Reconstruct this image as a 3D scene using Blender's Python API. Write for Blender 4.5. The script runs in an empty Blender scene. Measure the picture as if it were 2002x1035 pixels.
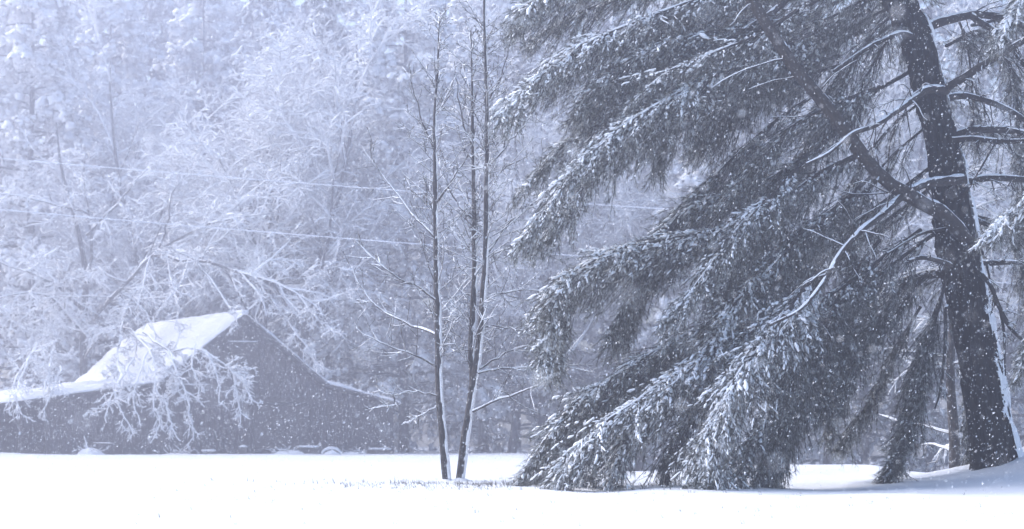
import bpy, math
import numpy as np
R = math.radians
scene = bpy.context.scene
COL = scene.collection

# ------------------------------------------------------------------ camera, sky, sun, exposure
F, CX, HY, CZ = 4515.0, 1001.0, 825.0, 1.0        # focal length and horizon in photo pixels, eye height (m)
cam = bpy.data.cameras.new('camera')
cam.sensor_width = 36.0
cam.lens = 36.0 * F / 2002.0
cam.shift_y = (HY - 517.5) / 2002.0
cam.clip_start, cam.clip_end = 0.3, 2000.0
cam.dof.use_dof = True
cam.dof.focus_distance = 38.0
cam.dof.aperture_fstop = 2.5
cam_ob = bpy.data.objects.new('camera', cam)
cam_ob.location = (0, 0, CZ)
cam_ob.rotation_euler = (R(90), 0, 0)
COL.objects.link(cam_ob)
scene.camera = cam_ob

SUN_EL, SUN_AZ = R(42), R(292)                    # azimuth from +Y towards +X: on the left, beyond the barn
world = bpy.data.worlds.new('World')
scene.world = world
world.use_nodes = True
wn, wl = world.node_tree.nodes, world.node_tree.links
wn.clear()
sky = wn.new('ShaderNodeTexSky'); sky.sky_type = 'NISHITA'; sky.sun_disc = False
sky.sun_elevation, sky.sun_rotation = SUN_EL, SUN_AZ
sky.air_density, sky.dust_density, sky.ozone_density = 1.0, 1.0, 1.2
bg = wn.new('ShaderNodeBackground'); bg.inputs['Strength'].default_value = 0.11
wo = wn.new('ShaderNodeOutputWorld')
wl.new(sky.outputs[0], bg.inputs[0]); wl.new(bg.outputs[0], wo.inputs[0])

sl = bpy.data.lights.new('sun', 'SUN')
sl.energy, sl.angle, sl.color = 1.5, R(50), (1.0, 0.98, 0.97)
so = bpy.data.objects.new('sun', sl)
so.rotation_euler = (R(90) - SUN_EL, 0, math.pi - SUN_AZ)
COL.objects.link(so)

vs = scene.view_settings
vs.view_transform = 'Standard'; vs.look = 'None'; vs.gamma = 1.0; vs.use_curve_mapping = False
vs.exposure = 2.08
HAZE_DENSITY = 0.0064
HAZE_COLOR = (0.87, 0.855, 1.0)

# ------------------------------------------------------------------ helpers
def P(px, py, d):
    """photo pixel + distance (m) -> world point"""
    return np.array([(px - CX) / F * d, d, CZ + (HY - py) / F * d])

def ss(a, b, x):
    t = np.clip((x - a) / (b - a), 0, 1)
    return t * t * (3 - 2 * t)

def hash3(i, j, k, s=0):
    n = (i * 374761393 + j * 668265263 + k * 1274126177 + s * 974711) & 0x7fffffff
    n = ((n ^ (n >> 13)) * 1274126177) & 0x7fffffff
    return ((n ^ (n >> 16)) & 0xffff) / 65535.0

def vnoise(p, s=0):
    p = np.asarray(p, float)
    i = np.floor(p).astype(np.int64); f = p - i
    f = f * f * (3 - 2 * f)
    r = 0
    for a in (0, 1):
        for b in (0, 1):
            for c in (0, 1):
                w = (f[..., 0] if a else 1 - f[..., 0]) * (f[..., 1] if b else 1 - f[..., 1]) * (f[..., 2] if c else 1 - f[..., 2])
                r = r + w * hash3(i[..., 0] + a, i[..., 1] + b, i[..., 2] + c, s)
    return r * 2 - 1

def norm(v):
    return v / np.maximum(np.linalg.norm(v, axis=-1, keepdims=True), 1e-9)

class MB:
    """collects vertices and triangles; build() makes ONE mesh"""
    def __init__(self):
        self.v, self.t, self.n = [], [], 0
    def add(self, v, t):
        v = np.asarray(v, np.float32).reshape(-1, 3); t = np.asarray(t, np.int64).reshape(-1, 3)
        self.v.append(v); self.t.append(t + self.n); self.n += len(v)
    def mesh(self, name, mat, smooth=True):
        me = bpy.data.meshes.new(name)
        v = np.concatenate(self.v) if self.v else np.zeros((0, 3), np.float32)
        t = np.concatenate(self.t) if self.t else np.zeros((0, 3), np.int64)
        me.vertices.add(len(v)); me.vertices.foreach_set('co', v.astype(np.float32).ravel())
        me.loops.add(len(t) * 3); me.loops.foreach_set('vertex_index', t.astype(np.int32).ravel())
        me.polygons.add(len(t)); me.polygons.foreach_set('loop_start', np.arange(0, len(t) * 3, 3, dtype=np.int32))
        me.polygons.foreach_set('use_smooth', np.full(len(t), smooth, dtype=bool))
        me.update(calc_edges=True)
        me.materials.append(mat)
        return me
    def build(self, name, mat, parent=None, smooth=True):
        return link(name, self.mesh(name, mat, smooth), parent)
    # -- shapes
    def tubes(self, pts, rad, S=4, aspect=1.0, cap=False):
        pts = np.asarray(pts, float); rad = np.asarray(rad, float)
        if pts.ndim == 2: pts = pts[None]; rad = rad[None]
        N, M, _ = pts.shape
        if N == 0: return
        tg = norm(np.gradient(pts, axis=1))
        vert = np.abs(tg[:, :, 2]).mean(1) > 0.85
        ref = np.where(vert[:, None], np.array([[0.0, -1.0, 0.05]]), np.array([[0.02, 0.03, 1.0]]))[:, None, :]
        side = norm(np.cross(tg, ref)); up = np.cross(side, tg)
        a = np.arange(S) / S * 2 * np.pi + np.pi / 2
        c, s_ = np.cos(a), np.sin(a)
        v = (pts[:, :, None, :] + rad[:, :, None, None] * (side[:, :, None, :] * c[None, None, :, None] + aspect * up[:, :, None, :] * s_[None, None, :, None]))
        i = np.arange(M - 1)[:, None] * S; j = np.arange(S)[None]
        q0 = i + j; q1 = i + (j + 1) % S
        f = np.stack([np.stack([q0, q1, q1 + S], -1), np.stack([q0, q1 + S, q0 + S], -1)], 2).reshape(-1, 3)
        if cap:
            e0 = np.array([[0, k + 1, k] for k in range(1, S - 1)]); b = (M - 1) * S
            f = np.concatenate([f, e0, np.array([[b, b + k, b + k + 1] for k in range(1, S - 1)])])
        t = (f[None] + (np.arange(N) * M * S)[:, None, None]).reshape(-1, 3)
        self.add(v, t)
    def box(self, c, u, v, w):
        """box centred on c with half-axis vectors u, v, w"""
        c, u, v, w = (np.asarray(k, float) for k in (c, u, v, w))
        p = np.array([c + a * u + b * v + d * w for a in (-1, 1) for b in (-1, 1) for d in (-1, 1)])
        q = [(0, 1, 3, 2), (4, 6, 7, 5), (0, 4, 5, 1), (2, 3, 7, 6), (0, 2, 6, 4), (1, 5, 7, 3)]
        self.add(p, [t for (a, b, d, e) in q for t in ((a, b, d), (a, d, e))])
    def grid(self, V, mask=None):
        n, m, _ = V.shape
        i = np.arange(n - 1)[:, None] * m + np.arange(m - 1)[None]
        f = np.stack([np.stack([i, i + m, i + m + 1], -1), np.stack([i, i + m + 1, i + 1], -1)], 2)
        if mask is not None: f = f[mask]
        self.add(V, f.reshape(-1, 3))

def link(name, data, parent=None):
    o = bpy.data.objects.new(name, data)
    COL.objects.link(o)
    if parent is not None: o.parent = parent
    if parent is not None and name in ('needles', 'twigs', 'snow'): o['kind'] = 'stuff'   # uncountable small pieces of a part
    return o

def tag(o, label, cat, group=None, kind=None):
    o['label'] = label
    if cat: o['category'] = cat
    if group: o['group'] = group
    if kind: o['kind'] = kind
    return o

def thing(name, label, cat, loc=(0, 0, 0), group=None):
    e = bpy.data.objects.new(name, None)
    e.empty_display_size = 0.3
    e.location = tuple(float(k) for k in loc)
    COL.objects.link(e)
    return tag(e, label, cat, group)

def copy_tree(o, parent=None):
    c = o.copy(); COL.objects.link(c); c.parent = parent
    for ch in list(o.children): copy_tree(ch, c)
    return c

def spline(pts, M):
    """Catmull-Rom through the rows of pts (any number of columns), M samples evenly spread by length"""
    p = np.asarray(pts, float)
    p = np.vstack([2 * p[0] - p[1], p, 2 * p[-1] - p[-2]])
    out = []
    for k in range(1, len(p) - 2):
        t = np.linspace(0, 1, 16, endpoint=False)[:, None]
        a, b, c, d = p[k - 1], p[k], p[k + 1], p[k + 2]
        out.append(0.5 * (2 * b + (c - a) * t + (2 * a - 5 * b + 4 * c - d) * t * t + (3 * b - a - 3 * c + d) * t ** 3))
    out.append(p[-2][None]); q = np.vstack(out)
    L = np.concatenate([[0], np.cumsum(np.linalg.norm(np.diff(q[:, :3], axis=0), axis=1))])
    x = np.linspace(0, L[-1], M)
    return np.stack([np.interp(x, L, q[:, k]) for k in range(q.shape[1])], 1)

def lookup(C, t):
    """sample polyline C (M,k) at parameters t in 0..1"""
    x = np.linspace(0, 1, len(C))
    return np.stack([np.interp(t, x, C[:, k]) for k in range(C.shape[1])], -1)

# ------------------------------------------------------------------ ground height
def ground_z(x, y):
    x = np.asarray(x, float); y = np.asarray(y, float)
    z = -0.0096 * np.maximum(0, y - 50)
    z = z - 1.9 * ss(45, 64, y) * ss(0.5, 5.0, x)
    z = z + 0.88 * np.exp(-(((x - 10.3) / 2.25) ** 2 + ((y - 39.6) / 2.7) ** 2))
    z = z + 0.16 * ss(43.4, 45.2, y) * (1 - ss(45.5, 52, y)) * ss(2.5, 4.5, x) * (1 - ss(6.8, 8.2, x))
    z = z - 0.10 * np.exp(-(((x - 4.2) / 3.2) ** 2 + ((y - 37.5) / 4.0) ** 2))
    z = z + 0.10 * np.exp(-(((x + 26) / 3.3) ** 2 + ((y - 112) / 4) ** 2))
    p = np.stack([x * 0.35, y * 0.12, 0 * x], -1)
    z = z + 0.05 * vnoise(np.stack([x * 0.8, y * 0.55, 0 * x], -1), 7) * ss(30, 33, y) * (1 - ss(38, 42, y)) * ss(-3, 0, x)
    z = z + 0.035 * vnoise(p, 3) + 0.014 * vnoise(np.stack([x * 1.3, y * 0.5, 0 * x], -1), 4)
    return z

# ------------------------------------------------------------------ materials
def newmat(name):
    m = bpy.data.materials.new(name); m.use_nodes = True
    nt = m.node_tree
    return m, nt.nodes, nt.links, nt.nodes['Principled BSDF']

def ramp(nodes, stops):
    r = nodes.new('ShaderNodeValToRGB')
    e = r.color_ramp.elements
    while len(e) < len(stops): e.new(0.5)
    for k, (p, c) in zip(e, stops): k.position = p; k.color = (*c, 1)
    return r

def noise_mat(name, cols, scale, rough=0.8, detail=4, bump=0.0, bscale=None, stretch=(1, 1, 1), lo=0.35, hi=0.65):
    m, n, l, b = newmat(name)
    tc = n.new('ShaderNodeNewGeometry'); mp = n.new('ShaderNodeMapping'); mp.inputs['Scale'].default_value = stretch
    tx = n.new('ShaderNodeTexNoise'); tx.inputs['Scale'].default_value = scale; tx.inputs['Detail'].default_value = detail
    l.new(tc.outputs['Position'], mp.inputs['Vector']); l.new(mp.outputs[0], tx.inputs['Vector'])
    k = len(cols)
    r = ramp(n, [(lo + (hi - lo) * i / max(1, k - 1), c) for i, c in enumerate(cols)])
    l.new(tx.outputs['Fac'], r.inputs[0]); l.new(r.outputs[0], b.inputs['Base Color'])
    b.inputs['Roughness'].default_value = rough
    b.inputs['Specular IOR Level'].default_value = 0.25
    if bump:
        t2 = n.new('ShaderNodeTexNoise'); t2.inputs['Scale'].default_value = bscale or scale * 3; t2.inputs['Detail'].default_value = 5
        l.new(mp.outputs[0], t2.inputs['Vector'])
        bp = n.new('ShaderNodeBump'); bp.inputs['Strength'].default_value = bump; bp.inputs['Distance'].default_value = 0.03
        l.new(t2.outputs['Fac'], bp.inputs['Height']); l.new(bp.outputs[0], b.inputs['Normal'])
    return m

def flecked(name, c0, c1, scale, fleck, fscale, stretch=(1, 1, 1), rough=0.85, bump=0.4):
    """bark or boards with small flecks of wind-blown snow stuck to them"""
    m, n, l, b = newmat(name)
    g = n.new('ShaderNodeNewGeometry'); mp = n.new('ShaderNodeMapping'); mp.inputs['Scale'].default_value = stretch
    l.new(g.outputs['Position'], mp.inputs['Vector'])
    tx = n.new('ShaderNodeTexNoise'); tx.inputs['Scale'].default_value = scale; tx.inputs['Detail'].default_value = 6
    l.new(mp.outputs[0], tx.inputs['Vector'])
    r = ramp(n, [(0.3, c0), (0.7, c1)]); l.new(tx.outputs['Fac'], r.inputs[0])
    t2 = n.new('ShaderNodeTexNoise'); t2.inputs['Scale'].default_value = fscale; t2.inputs['Detail'].default_value = 8
    l.new(g.outputs['Position'], t2.inputs['Vector'])
    r2 = ramp(n, [(fleck, (0, 0, 0)), (fleck + 0.05, (1, 1, 1))]); l.new(t2.outputs['Fac'], r2.inputs[0])
    mx = n.new('ShaderNodeMix'); mx.data_type = 'RGBA'
    l.new(r2.outputs[0], mx.inputs['Factor']); l.new(r.outputs[0], mx.inputs[6]); mx.inputs[7].default_value = (0.80, 0.81, 0.84, 1)
    l.new(mx.outputs[2], b.inputs['Base Color']); b.inputs['Roughness'].default_value = rough
    b.inputs['Specular IOR Level'].default_value = 0.2
    bp = n.new('ShaderNodeBump'); bp.inputs['Strength'].default_value = bump; bp.inputs['Distance'].default_value = 0.03
    l.new(tx.outputs['Fac'], bp.inputs['Height']); l.new(bp.outputs[0], b.inputs['Normal'])
    return m

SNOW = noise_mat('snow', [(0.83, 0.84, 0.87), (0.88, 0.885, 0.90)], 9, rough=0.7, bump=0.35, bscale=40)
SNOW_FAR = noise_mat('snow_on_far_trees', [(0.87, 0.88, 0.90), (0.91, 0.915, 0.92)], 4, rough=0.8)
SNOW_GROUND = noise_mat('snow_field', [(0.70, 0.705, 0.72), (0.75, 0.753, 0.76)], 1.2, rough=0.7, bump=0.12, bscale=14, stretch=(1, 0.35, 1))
FLAKE = noise_mat('snowflake', [(0.9, 0.9, 0.92), (0.9, 0.9, 0.92)], 1, rough=0.7)
BARK_PINE = flecked('pine_bark', (0.008, 0.008, 0.008), (0.035, 0.032, 0.03), 14, 0.65, 22, (1, 1, 0.3), bump=1.0)
BARK_LIMB = flecked('limb_bark', (0.020, 0.017, 0.016), (0.065, 0.055, 0.048), 30, 0.68, 40)
BARK_YOUNG = flecked('young_bark', (0.03, 0.027, 0.028), (0.085, 0.075, 0.07), 26, 0.66, 45, (1, 1, 0.5))
BARK_FAR = noise_mat('far_bark', [(0.035, 0.032, 0.034), (0.09, 0.08, 0.075)], 6)
NEEDLE = noise_mat('pine_needles', [(0.035, 0.040, 0.028), (0.065, 0.068, 0.048), (0.17, 0.17, 0.15), (0.55, 0.56, 0.57)], 13, rough=0.7, detail=10, lo=0.35, hi=0.61)
NEEDLE_FAR = noise_mat('far_needles', [(0.03, 0.04, 0.035), (0.07, 0.08, 0.065)], 2, rough=0.8)
BOARD = flecked('weathered_boards', (0.045, 0.04, 0.042), (0.12, 0.105, 0.10), 9, 0.70, 20, (1, 1, 0.15))
BEAM = flecked('old_timber', (0.05, 0.045, 0.043), (0.14, 0.12, 0.11), 12, 0.66, 24)
TIN = noise_mat('roof_sheet', [(0.10, 0.09, 0.09), (0.18, 0.17, 0.17)], 5, rough=0.6)
GRASS = noise_mat('dry_grass', [(0.06, 0.055, 0.045), (0.15, 0.135, 0.11)], 7)
WIRE = noise_mat('iced_wire', [(0.55, 0.56, 0.6), (0.75, 0.76, 0.8)], 3, rough=0.6)

# ------------------------------------------------------------------ the snow field
ys = np.concatenate([np.linspace(-40, 15, 24), np.linspace(15.4, 60, 130), np.linspace(60.8, 130, 60), np.linspace(133, 420, 40)])
xs = np.concatenate([np.linspace(-260, -34, 30), np.linspace(-33, 18, 150), np.linspace(19, 260, 32)])
Xg, Yg = np.meshgrid(xs, ys, indexing='ij')
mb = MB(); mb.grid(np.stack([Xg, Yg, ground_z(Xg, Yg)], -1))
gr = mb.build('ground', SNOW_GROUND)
tag(gr, 'smooth white field of fresh snow', None, kind='structure')
gr.data.flip_normals() if gr.data.polygons[0].normal.z < 0 else None

# ------------------------------------------------------------------ barn
BA = R(25)
BD, BS = 120.0, 4 / 3                             # distance of the gable; the measures below are in units of BS metres
U = BS * np.array([math.cos(BA), math.sin(BA), 0]); V = BS * np.array([-math.sin(BA), math.cos(BA), 0]); Z = np.array([0, 0, BS])
B0 = P(474, 608, BD); B0[2] = CZ - BS             # measured from the ground line of the barn front
BL = 13.0
WL, WK, WR = -10.4, 3.4, 6.3
def roofz(w):           # underside of the roof along the front
    w = np.asarray(w, float)
    return np.where(np.abs(w) < WK, 5.12 - (np.abs(w) / WK) * 2.72,
           np.where(w > 0, 2.40 - (w - WK) / (WR - WK) * 0.70, 2.40 - (-w - WK) / 6.0 * 0.80))
def BP(w, v, z): return B0 + U * w + V * v + Z * z
barn = thing('barn', 'old dark board barn with steep snow covered roof and low side sheds', 'barn', (B0[0], B0[1], -0.3))
def rel(o, e):          # keep world coordinates of mesh data under a moved Empty
    o.location = (-e.location[0], -e.location[1], -e.location[2])
def part(mbuild, name, mat, e, smooth=False, root=True):
    o = mbuild.build(name, mat, e, smooth)
    if root: rel(o, e)
    return o
rng = np.random.default_rng(11)
# front boards, one by one
w = WL + 0.15
while w < WR - 0.1:
    bw = 0.17 + rng.random() * 0.08
    wc = w + bw / 2
    if not (-9.7 < wc < -7.7):                       # open bay of the left shed
        m = MB(); z1 = float(min(roofz(w), roofz(w + bw))) - 0.02; z0 = -0.75 + rng.random() * 0.06
        tp = rng.normal(0, 0.012)
        m.box(BP(wc, 0.06 + tp, (z0 + z1) / 2), U * (bw / 2 - 0.008), V * 0.014, Z * (z1 - z0) / 2)
        part(m, 'board', BOARD, barn)
    w += bw
# side walls and back wall as board rows, plus a dark plank inner lining that stops light leaking between boards
for (wa, zt) in ((WL + 0.1, float(roofz(WL)) - 0.03), (WR - 0.1, float(roofz(WR)) - 0.03)):
    v = 0.1
    while v < BL - 0.1:
        bw = 0.3 + rng.random() * 0.1; m = MB()
        m.box(BP(wa, v + bw / 2, (zt - 0.75) / 2), U * 0.014, V * (bw / 2 - 0.008), Z * (zt + 0.75) / 2)
        part(m, 'board', BOARD, barn); v += bw
m = MB()
for (a, b) in ((WL + 0.2, -WK), (-WK, 0), (0, WK), (WK, WR - 0.2)):
    za, zb = float(roofz(a)) - 0.05, float(roofz(b)) - 0.05
    for v in (BL - 0.15,):
        q = np.array([BP(a, v, -0.75), BP(b, v, -0.75), BP(b, v, zb), BP(a, v, za)])
        q2 = q + V * 0.05
        m.add(np.vstack([q, q2]), [(0, 1, 2), (0, 2, 3), (4, 6, 5), (4, 7, 6), (0, 4, 5), (0, 5, 1), (3, 2, 6), (3, 6, 7)])
part(m, 'back_wall', BOARD, barn)
m = MB()
for (a, b) in ((-7.7, -WK), (-WK, 0), (0, WK), (WK, WR - 0.2)):
    za, zb = float(roofz(a)) - 0.06, float(roofz(b)) - 0.06
    q = np.array([BP(a, 0.11, -0.75), BP(b, 0.11, -0.75), BP(b, 0.11, zb), BP(a, 0.11, za)]); q2 = q + V * 0.04
    m.add(np.vstack([q, q2]), [(0, 1, 2), (0, 2, 3), (4, 6, 5), (4, 7, 6), (0, 4, 5), (0, 5, 1), (3, 2, 6), (3, 6, 7)])
part(m, 'inner_lining', BOARD, barn)
# posts, beams, hay door, sliding door
for wp in (-9.72, -8.7, -7.68):
    m = MB(); zt = float(roofz(wp)) - 0.03
    m.box(BP(wp, 0.03, (zt - 0.8) / 2), U * 0.075, V * 0.075, Z * (zt + 0.8) / 2); part(m, 'post', BEAM, barn)
def snow_ledge(a, b, parent):
    m = MB(); n = 14; t = np.linspace(0, 1, n)
    p = np.asarray(a)[None] * (1 - t[:, None]) + np.asarray(b)[None] * t[:, None]
    r = 0.065 * (0.9 + 0.5 * vnoise(p * 6, 5)); r[0] = r[-1] = 0.01
    m.tubes(p, r, 7, 0.8, cap=True); return m
beam_m = MB(); beam_m.box(BP(-2.2, 0.0, 2.36), U * 0.95, V * 0.05, Z * 0.06)
bo = part(beam_m, 'beam', BEAM, barn)
o = snow_ledge(BP(-3.1, -0.02, 2.45), BP(-1.3, -0.02, 2.45), bo).build('snow', SNOW, bo)
m = MB(); m.box(BP(0.02, 0.02, 3.45), U * 0.55, V * 0.02, Z * 0.55); hd = part(m, 'hay_door', BEAM, barn)
m = MB(); m.box(BP(0.02, 0.0, 4.06), U * 0.65, V * 0.05, Z * 0.05); hl = part(m, 'lintel', BEAM, barn)
snow_ledge(BP(-0.6, -0.02, 4.13), BP(0.62, -0.02, 4.13), hl).build('snow', SNOW, hl)
m = MB(); m.box(BP(1.6, 0.01, 0.75), U * 1.15, V * 0.025, Z * 1.15); sd = part(m, 'sliding_door', BEAM, barn)
for zz in (-0.1, 1.7):
    m = MB(); m.box(BP(1.6, -0.03, zz), U * 1.12, V * 0.012, Z * 0.07); m.build('brace', BOARD, sd)
m = MB(); m.box(BP(1.2, -0.02, 2.0), U * 2.2, V * 0.03, Z * 0.035); part(m, 'door_rail', TIN, barn)
# roof sheets and their snow
def roof_plane(w0, z0, w1, z1, seed, th):
    dn = norm((U * (w1 - w0) + Z * (z1 - z0))[None])[0]
    m = MB(); c0 = (BP(w0, 0, z0) + BP(w1, 0, z1)) / 2 + V * (BL / 2 - 0.1)
    nn = norm(np.cross(V, dn)[None])[0]; nn = BS * (nn if nn[2] > 0 else -nn)
    m.box(c0 + nn * 0.04, (U * (w1 - w0) + Z * (z1 - z0)) / 2, V * (BL / 2 + 0.22), nn * 0.03)
    rf = part(m, 'roof_sheet', TIN, barn)
    nu, nv = 40, 70
    a, b = np.meshgrid(np.linspace(0, 1, nu), np.linspace(0, 1, nv), indexing='ij')
    base = BP(w0, 0, z0)[None, None] + (U * (w1 - w0) + Z * (z1 - z0))[None, None] * a[..., None] + V[None, None] * ((b * (BL + 0.5) - 0.36)[..., None])
    edge = np.minimum(np.minimum(a, 1 - a) * 12, np.minimum(b, 1 - b) * 40)
    prof = np.sqrt(np.clip(edge, 0, 1))
    h = th * (0.85 + 0.5 * vnoise(base * 0.6, seed) + 0.22 * vnoise(base * 3, seed + 1)) * (0.25 + 0.75 * prof)
    wob = (0.12 * vnoise(base * 1.7, seed + 2))[..., None] * (1 - prof)[..., None]
    top = base + nn * (0.075 + h)[..., None] + V * wob
    low = base + nn * 0.072
    m2 = MB(); m2.grid(top)
    for (tr, br) in ((top[0], low[0]), (top[-1], low[-1]), (top[:, 0], low[:, 0]), (top[:, -1], low[:, -1])):
        m2.grid(np.stack([tr, br], 1))
    m2.build('snow', SNOW, rf)
roof_plane(0.02, 5.14, -WK - 0.12, 2.36, 21, 0.23)
roof_plane(-0.02, 5.14, WK + 0.1, 2.38, 31, 0.15)
roof_plane(-WK + 0.05, 2.46, WL - 0.25, float(roofz(WL)) - 0.01, 41, 0.21)
roof_plane(WK - 0.05, 2.46, WR + 0.2, float(roofz(WR)) - 0.02, 51, 0.15)
m = MB(); n = 60; t = np.linspace(-0.36, BL + 0.14, n)
p = BP(0, 0, 5.25)[None] + V[None] * t[:, None]
m.tubes(p, 0.20 * (1 + 0.2 * vnoise(p * 1.5, 9)), 8, 0.8, cap=True)
part(m, 'ridge_snow', SNOW, barn, True)

# ------------------------------------------------------------------ branching trees (bare, snow laden)
def grow(rng, root, dirs, length, r0, r1, M, wander, trop):
    """N branches as polylines: root (N,3), dirs (N,3), length (N,), trop (3,) pull per unit"""
    N = len(root); pts = np.zeros((N, M, 3)); pts[:, 0] = root; d = norm(dirs)
    st = (length / (M - 1))[:, None]
    for k in range(1, M):
        d = norm(d + rng.normal(0, wander, (N, 3)) + np.asarray(trop)[None] / (M - 1))
        pts[:, k] = pts[:, k - 1] + d * st
    t = np.linspace(0, 1, M)[None]
    return pts, r0[:, None] * (1 - t) + r1[:, None] * t

def children(rng, pts, rad, K, tmin, ang, lr, rr, t_bias=1.0):
    """K children on each branch: roots, directions, relative length, radius"""
    N, M, _ = pts.shape
    t = tmin + (1 - tmin) * rng.random((N, K)) ** t_bias
    x = t * (M - 1); i = np.clip(x.astype(int), 0, M - 2); f = (x - i)[..., None]
    n = np.arange(N)[:, None]
    root = pts[n, i] * (1 - f) + pts[n, i + 1] * f
    tg = norm(pts[n, i + 1] - pts[n, i])
    rp = rad[n, i] * (1 - f[..., 0]) + rad[n, i + 1] * f[..., 0]
    q = rng.normal(0, 1, (N, K, 3)); q = norm(q - (q * tg).sum(-1, keepdims=True) * tg)
    a = np.radians(ang[0] + (ang[1] - ang[0]) * rng.random((N, K)))[..., None]
    d = tg * np.cos(a) + q * np.sin(a)
    plen = np.linalg.norm(np.diff(pts, axis=1), axis=-1).sum(1)[:, None]
    L = plen * (lr[0] + (lr[1] - lr[0]) * rng.random((N, K))) * (1.15 - 0.55 * t)
    r = rp * rr
    return root.reshape(-1, 3), d.reshape(-1, 3), L.reshape(-1), r.reshape(-1)

def snow_on(mb_, pts, rad, th, S=4, aspect=0.8, brk=0.45):
    """a ridge of snow lying along the upper side of branches"""
    tg = norm(np.gradient(pts, axis=1))
    hz = np.sqrt(np.clip(1 - tg[..., 2] ** 2, 0, 1))
    k = ss(0.25, 0.75, hz)
    n = 0.80 + 0.45 * vnoise(pts * 5.0, 17) + brk * vnoise(pts * 1.7, 18)
    rs = (rad * 0.62 + th * 0.5) * np.clip(n, 0.05, 1.5) * (0.25 + 0.75 * k)
    p = pts + np.array([0, 0, 1.0]) * ((rad * 0.62 * k + th * 0.30 * k) * np.clip(n, 0, 1))[..., None]
    rs[:, -1] *= 0.5
    mb_.tubes(p, rs, S, aspect)

def bare_tree(seed, H, r0, spread, n_limb, levels, snow_th, trop=(0, 0, 0.25), lean=(0, 0, 1), limb_ang=(25, 65), tmin=0.28, wander=0.09):
    """prototype meshes: trunk (with limbs), twigs, snow"""
    rng = np.random.default_rng(seed)
    tr, sn, tw = MB(), MB(), MB()
    pts, rad = grow(rng, np.zeros((1, 3)) - [[0, 0, 0.4]], np.array([lean], float), np.array([H]), np.array([r0]), np.array([r0 * 0.12]), 14, 0.07, (0, 0, 0.3))
    rad[0, 0] *= 1.3
    tr.tubes(pts, rad, 9)
    cur = (pts, rad); K = n_limb
    for lv, (K, ang, lr, rr, wa, Mp, S, thk) in enumerate(levels):
        ro, d, L, r = children(rng, *cur, K, tmin if lv == 0 else 0.18, ang, lr, rr, 0.85)
        L = L * (spread if lv == 0 else 1)
        r = np.maximum(r, 0.008)
        p, ra = grow(rng, ro, d, L, r, np.maximum(r * 0.3, 0.006), Mp, wa, trop if lv < 2 else (0, 0, -0.25))
        (tr if lv == 0 else tw).tubes(p, ra, S)
        snow_on(sn, p, ra, snow_th * thk, 3 if lv > 1 else 5, 1.0)
        cur = (p, ra)
    return (tr.mesh('trunk', BARK_FAR), tw.mesh('crown', BARK_FAR), sn.mesh('snow', SNOW_FAR))

LV = [ (11, (28, 62), (0.45, 0.8), 0.55, 0.09, 9, 6, 1.0),
       (9, (25, 60), (0.35, 0.7), 0.55, 0.10, 6, 4, 0.8),
       (8, (25, 65), (0.35, 0.65), 0.6, 0.12, 4, 3, 0.62),
       (6, (25, 70), (0.4, 0.8), 0.7, 0.14, 3, 3, 0.5) ]
broad_A = bare_tree(101, 15, 0.30, 1.0, 11, LV, 0.17)
LV2 = [ (13, (25, 60), (0.35, 0.7), 0.5, 0.08, 8, 5, 1.0),
        (9, (25, 60), (0.3, 0.6), 0.55, 0.10, 5, 4, 0.8),
        (8, (25, 65), (0.35, 0.65), 0.6, 0.12, 4, 3, 0.6),
        (5, (25, 70), (0.4, 0.8), 0.7, 0.14, 3, 3, 0.5) ]
broad_B = bare_tree(202, 21, 0.26, 0.7, 13, LV2, 0.14, trop=(0, 0, 0.5))

def place_bare(proto, name, label, cat, px, d, s, rz, group=None, py=None):
    s = s * 1.22
    x = (px - CX) / F * d
    e = thing(name, label, cat, (x, d, float(ground_z(x, d)) - 0.05), group)
    e.rotation_euler[2] = rz; e.scale = (s, s, s)
    link('trunk', proto[0], e)
    c = link('crown', proto[1], e)
    link('snow', proto[2], c)
    return e

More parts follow.
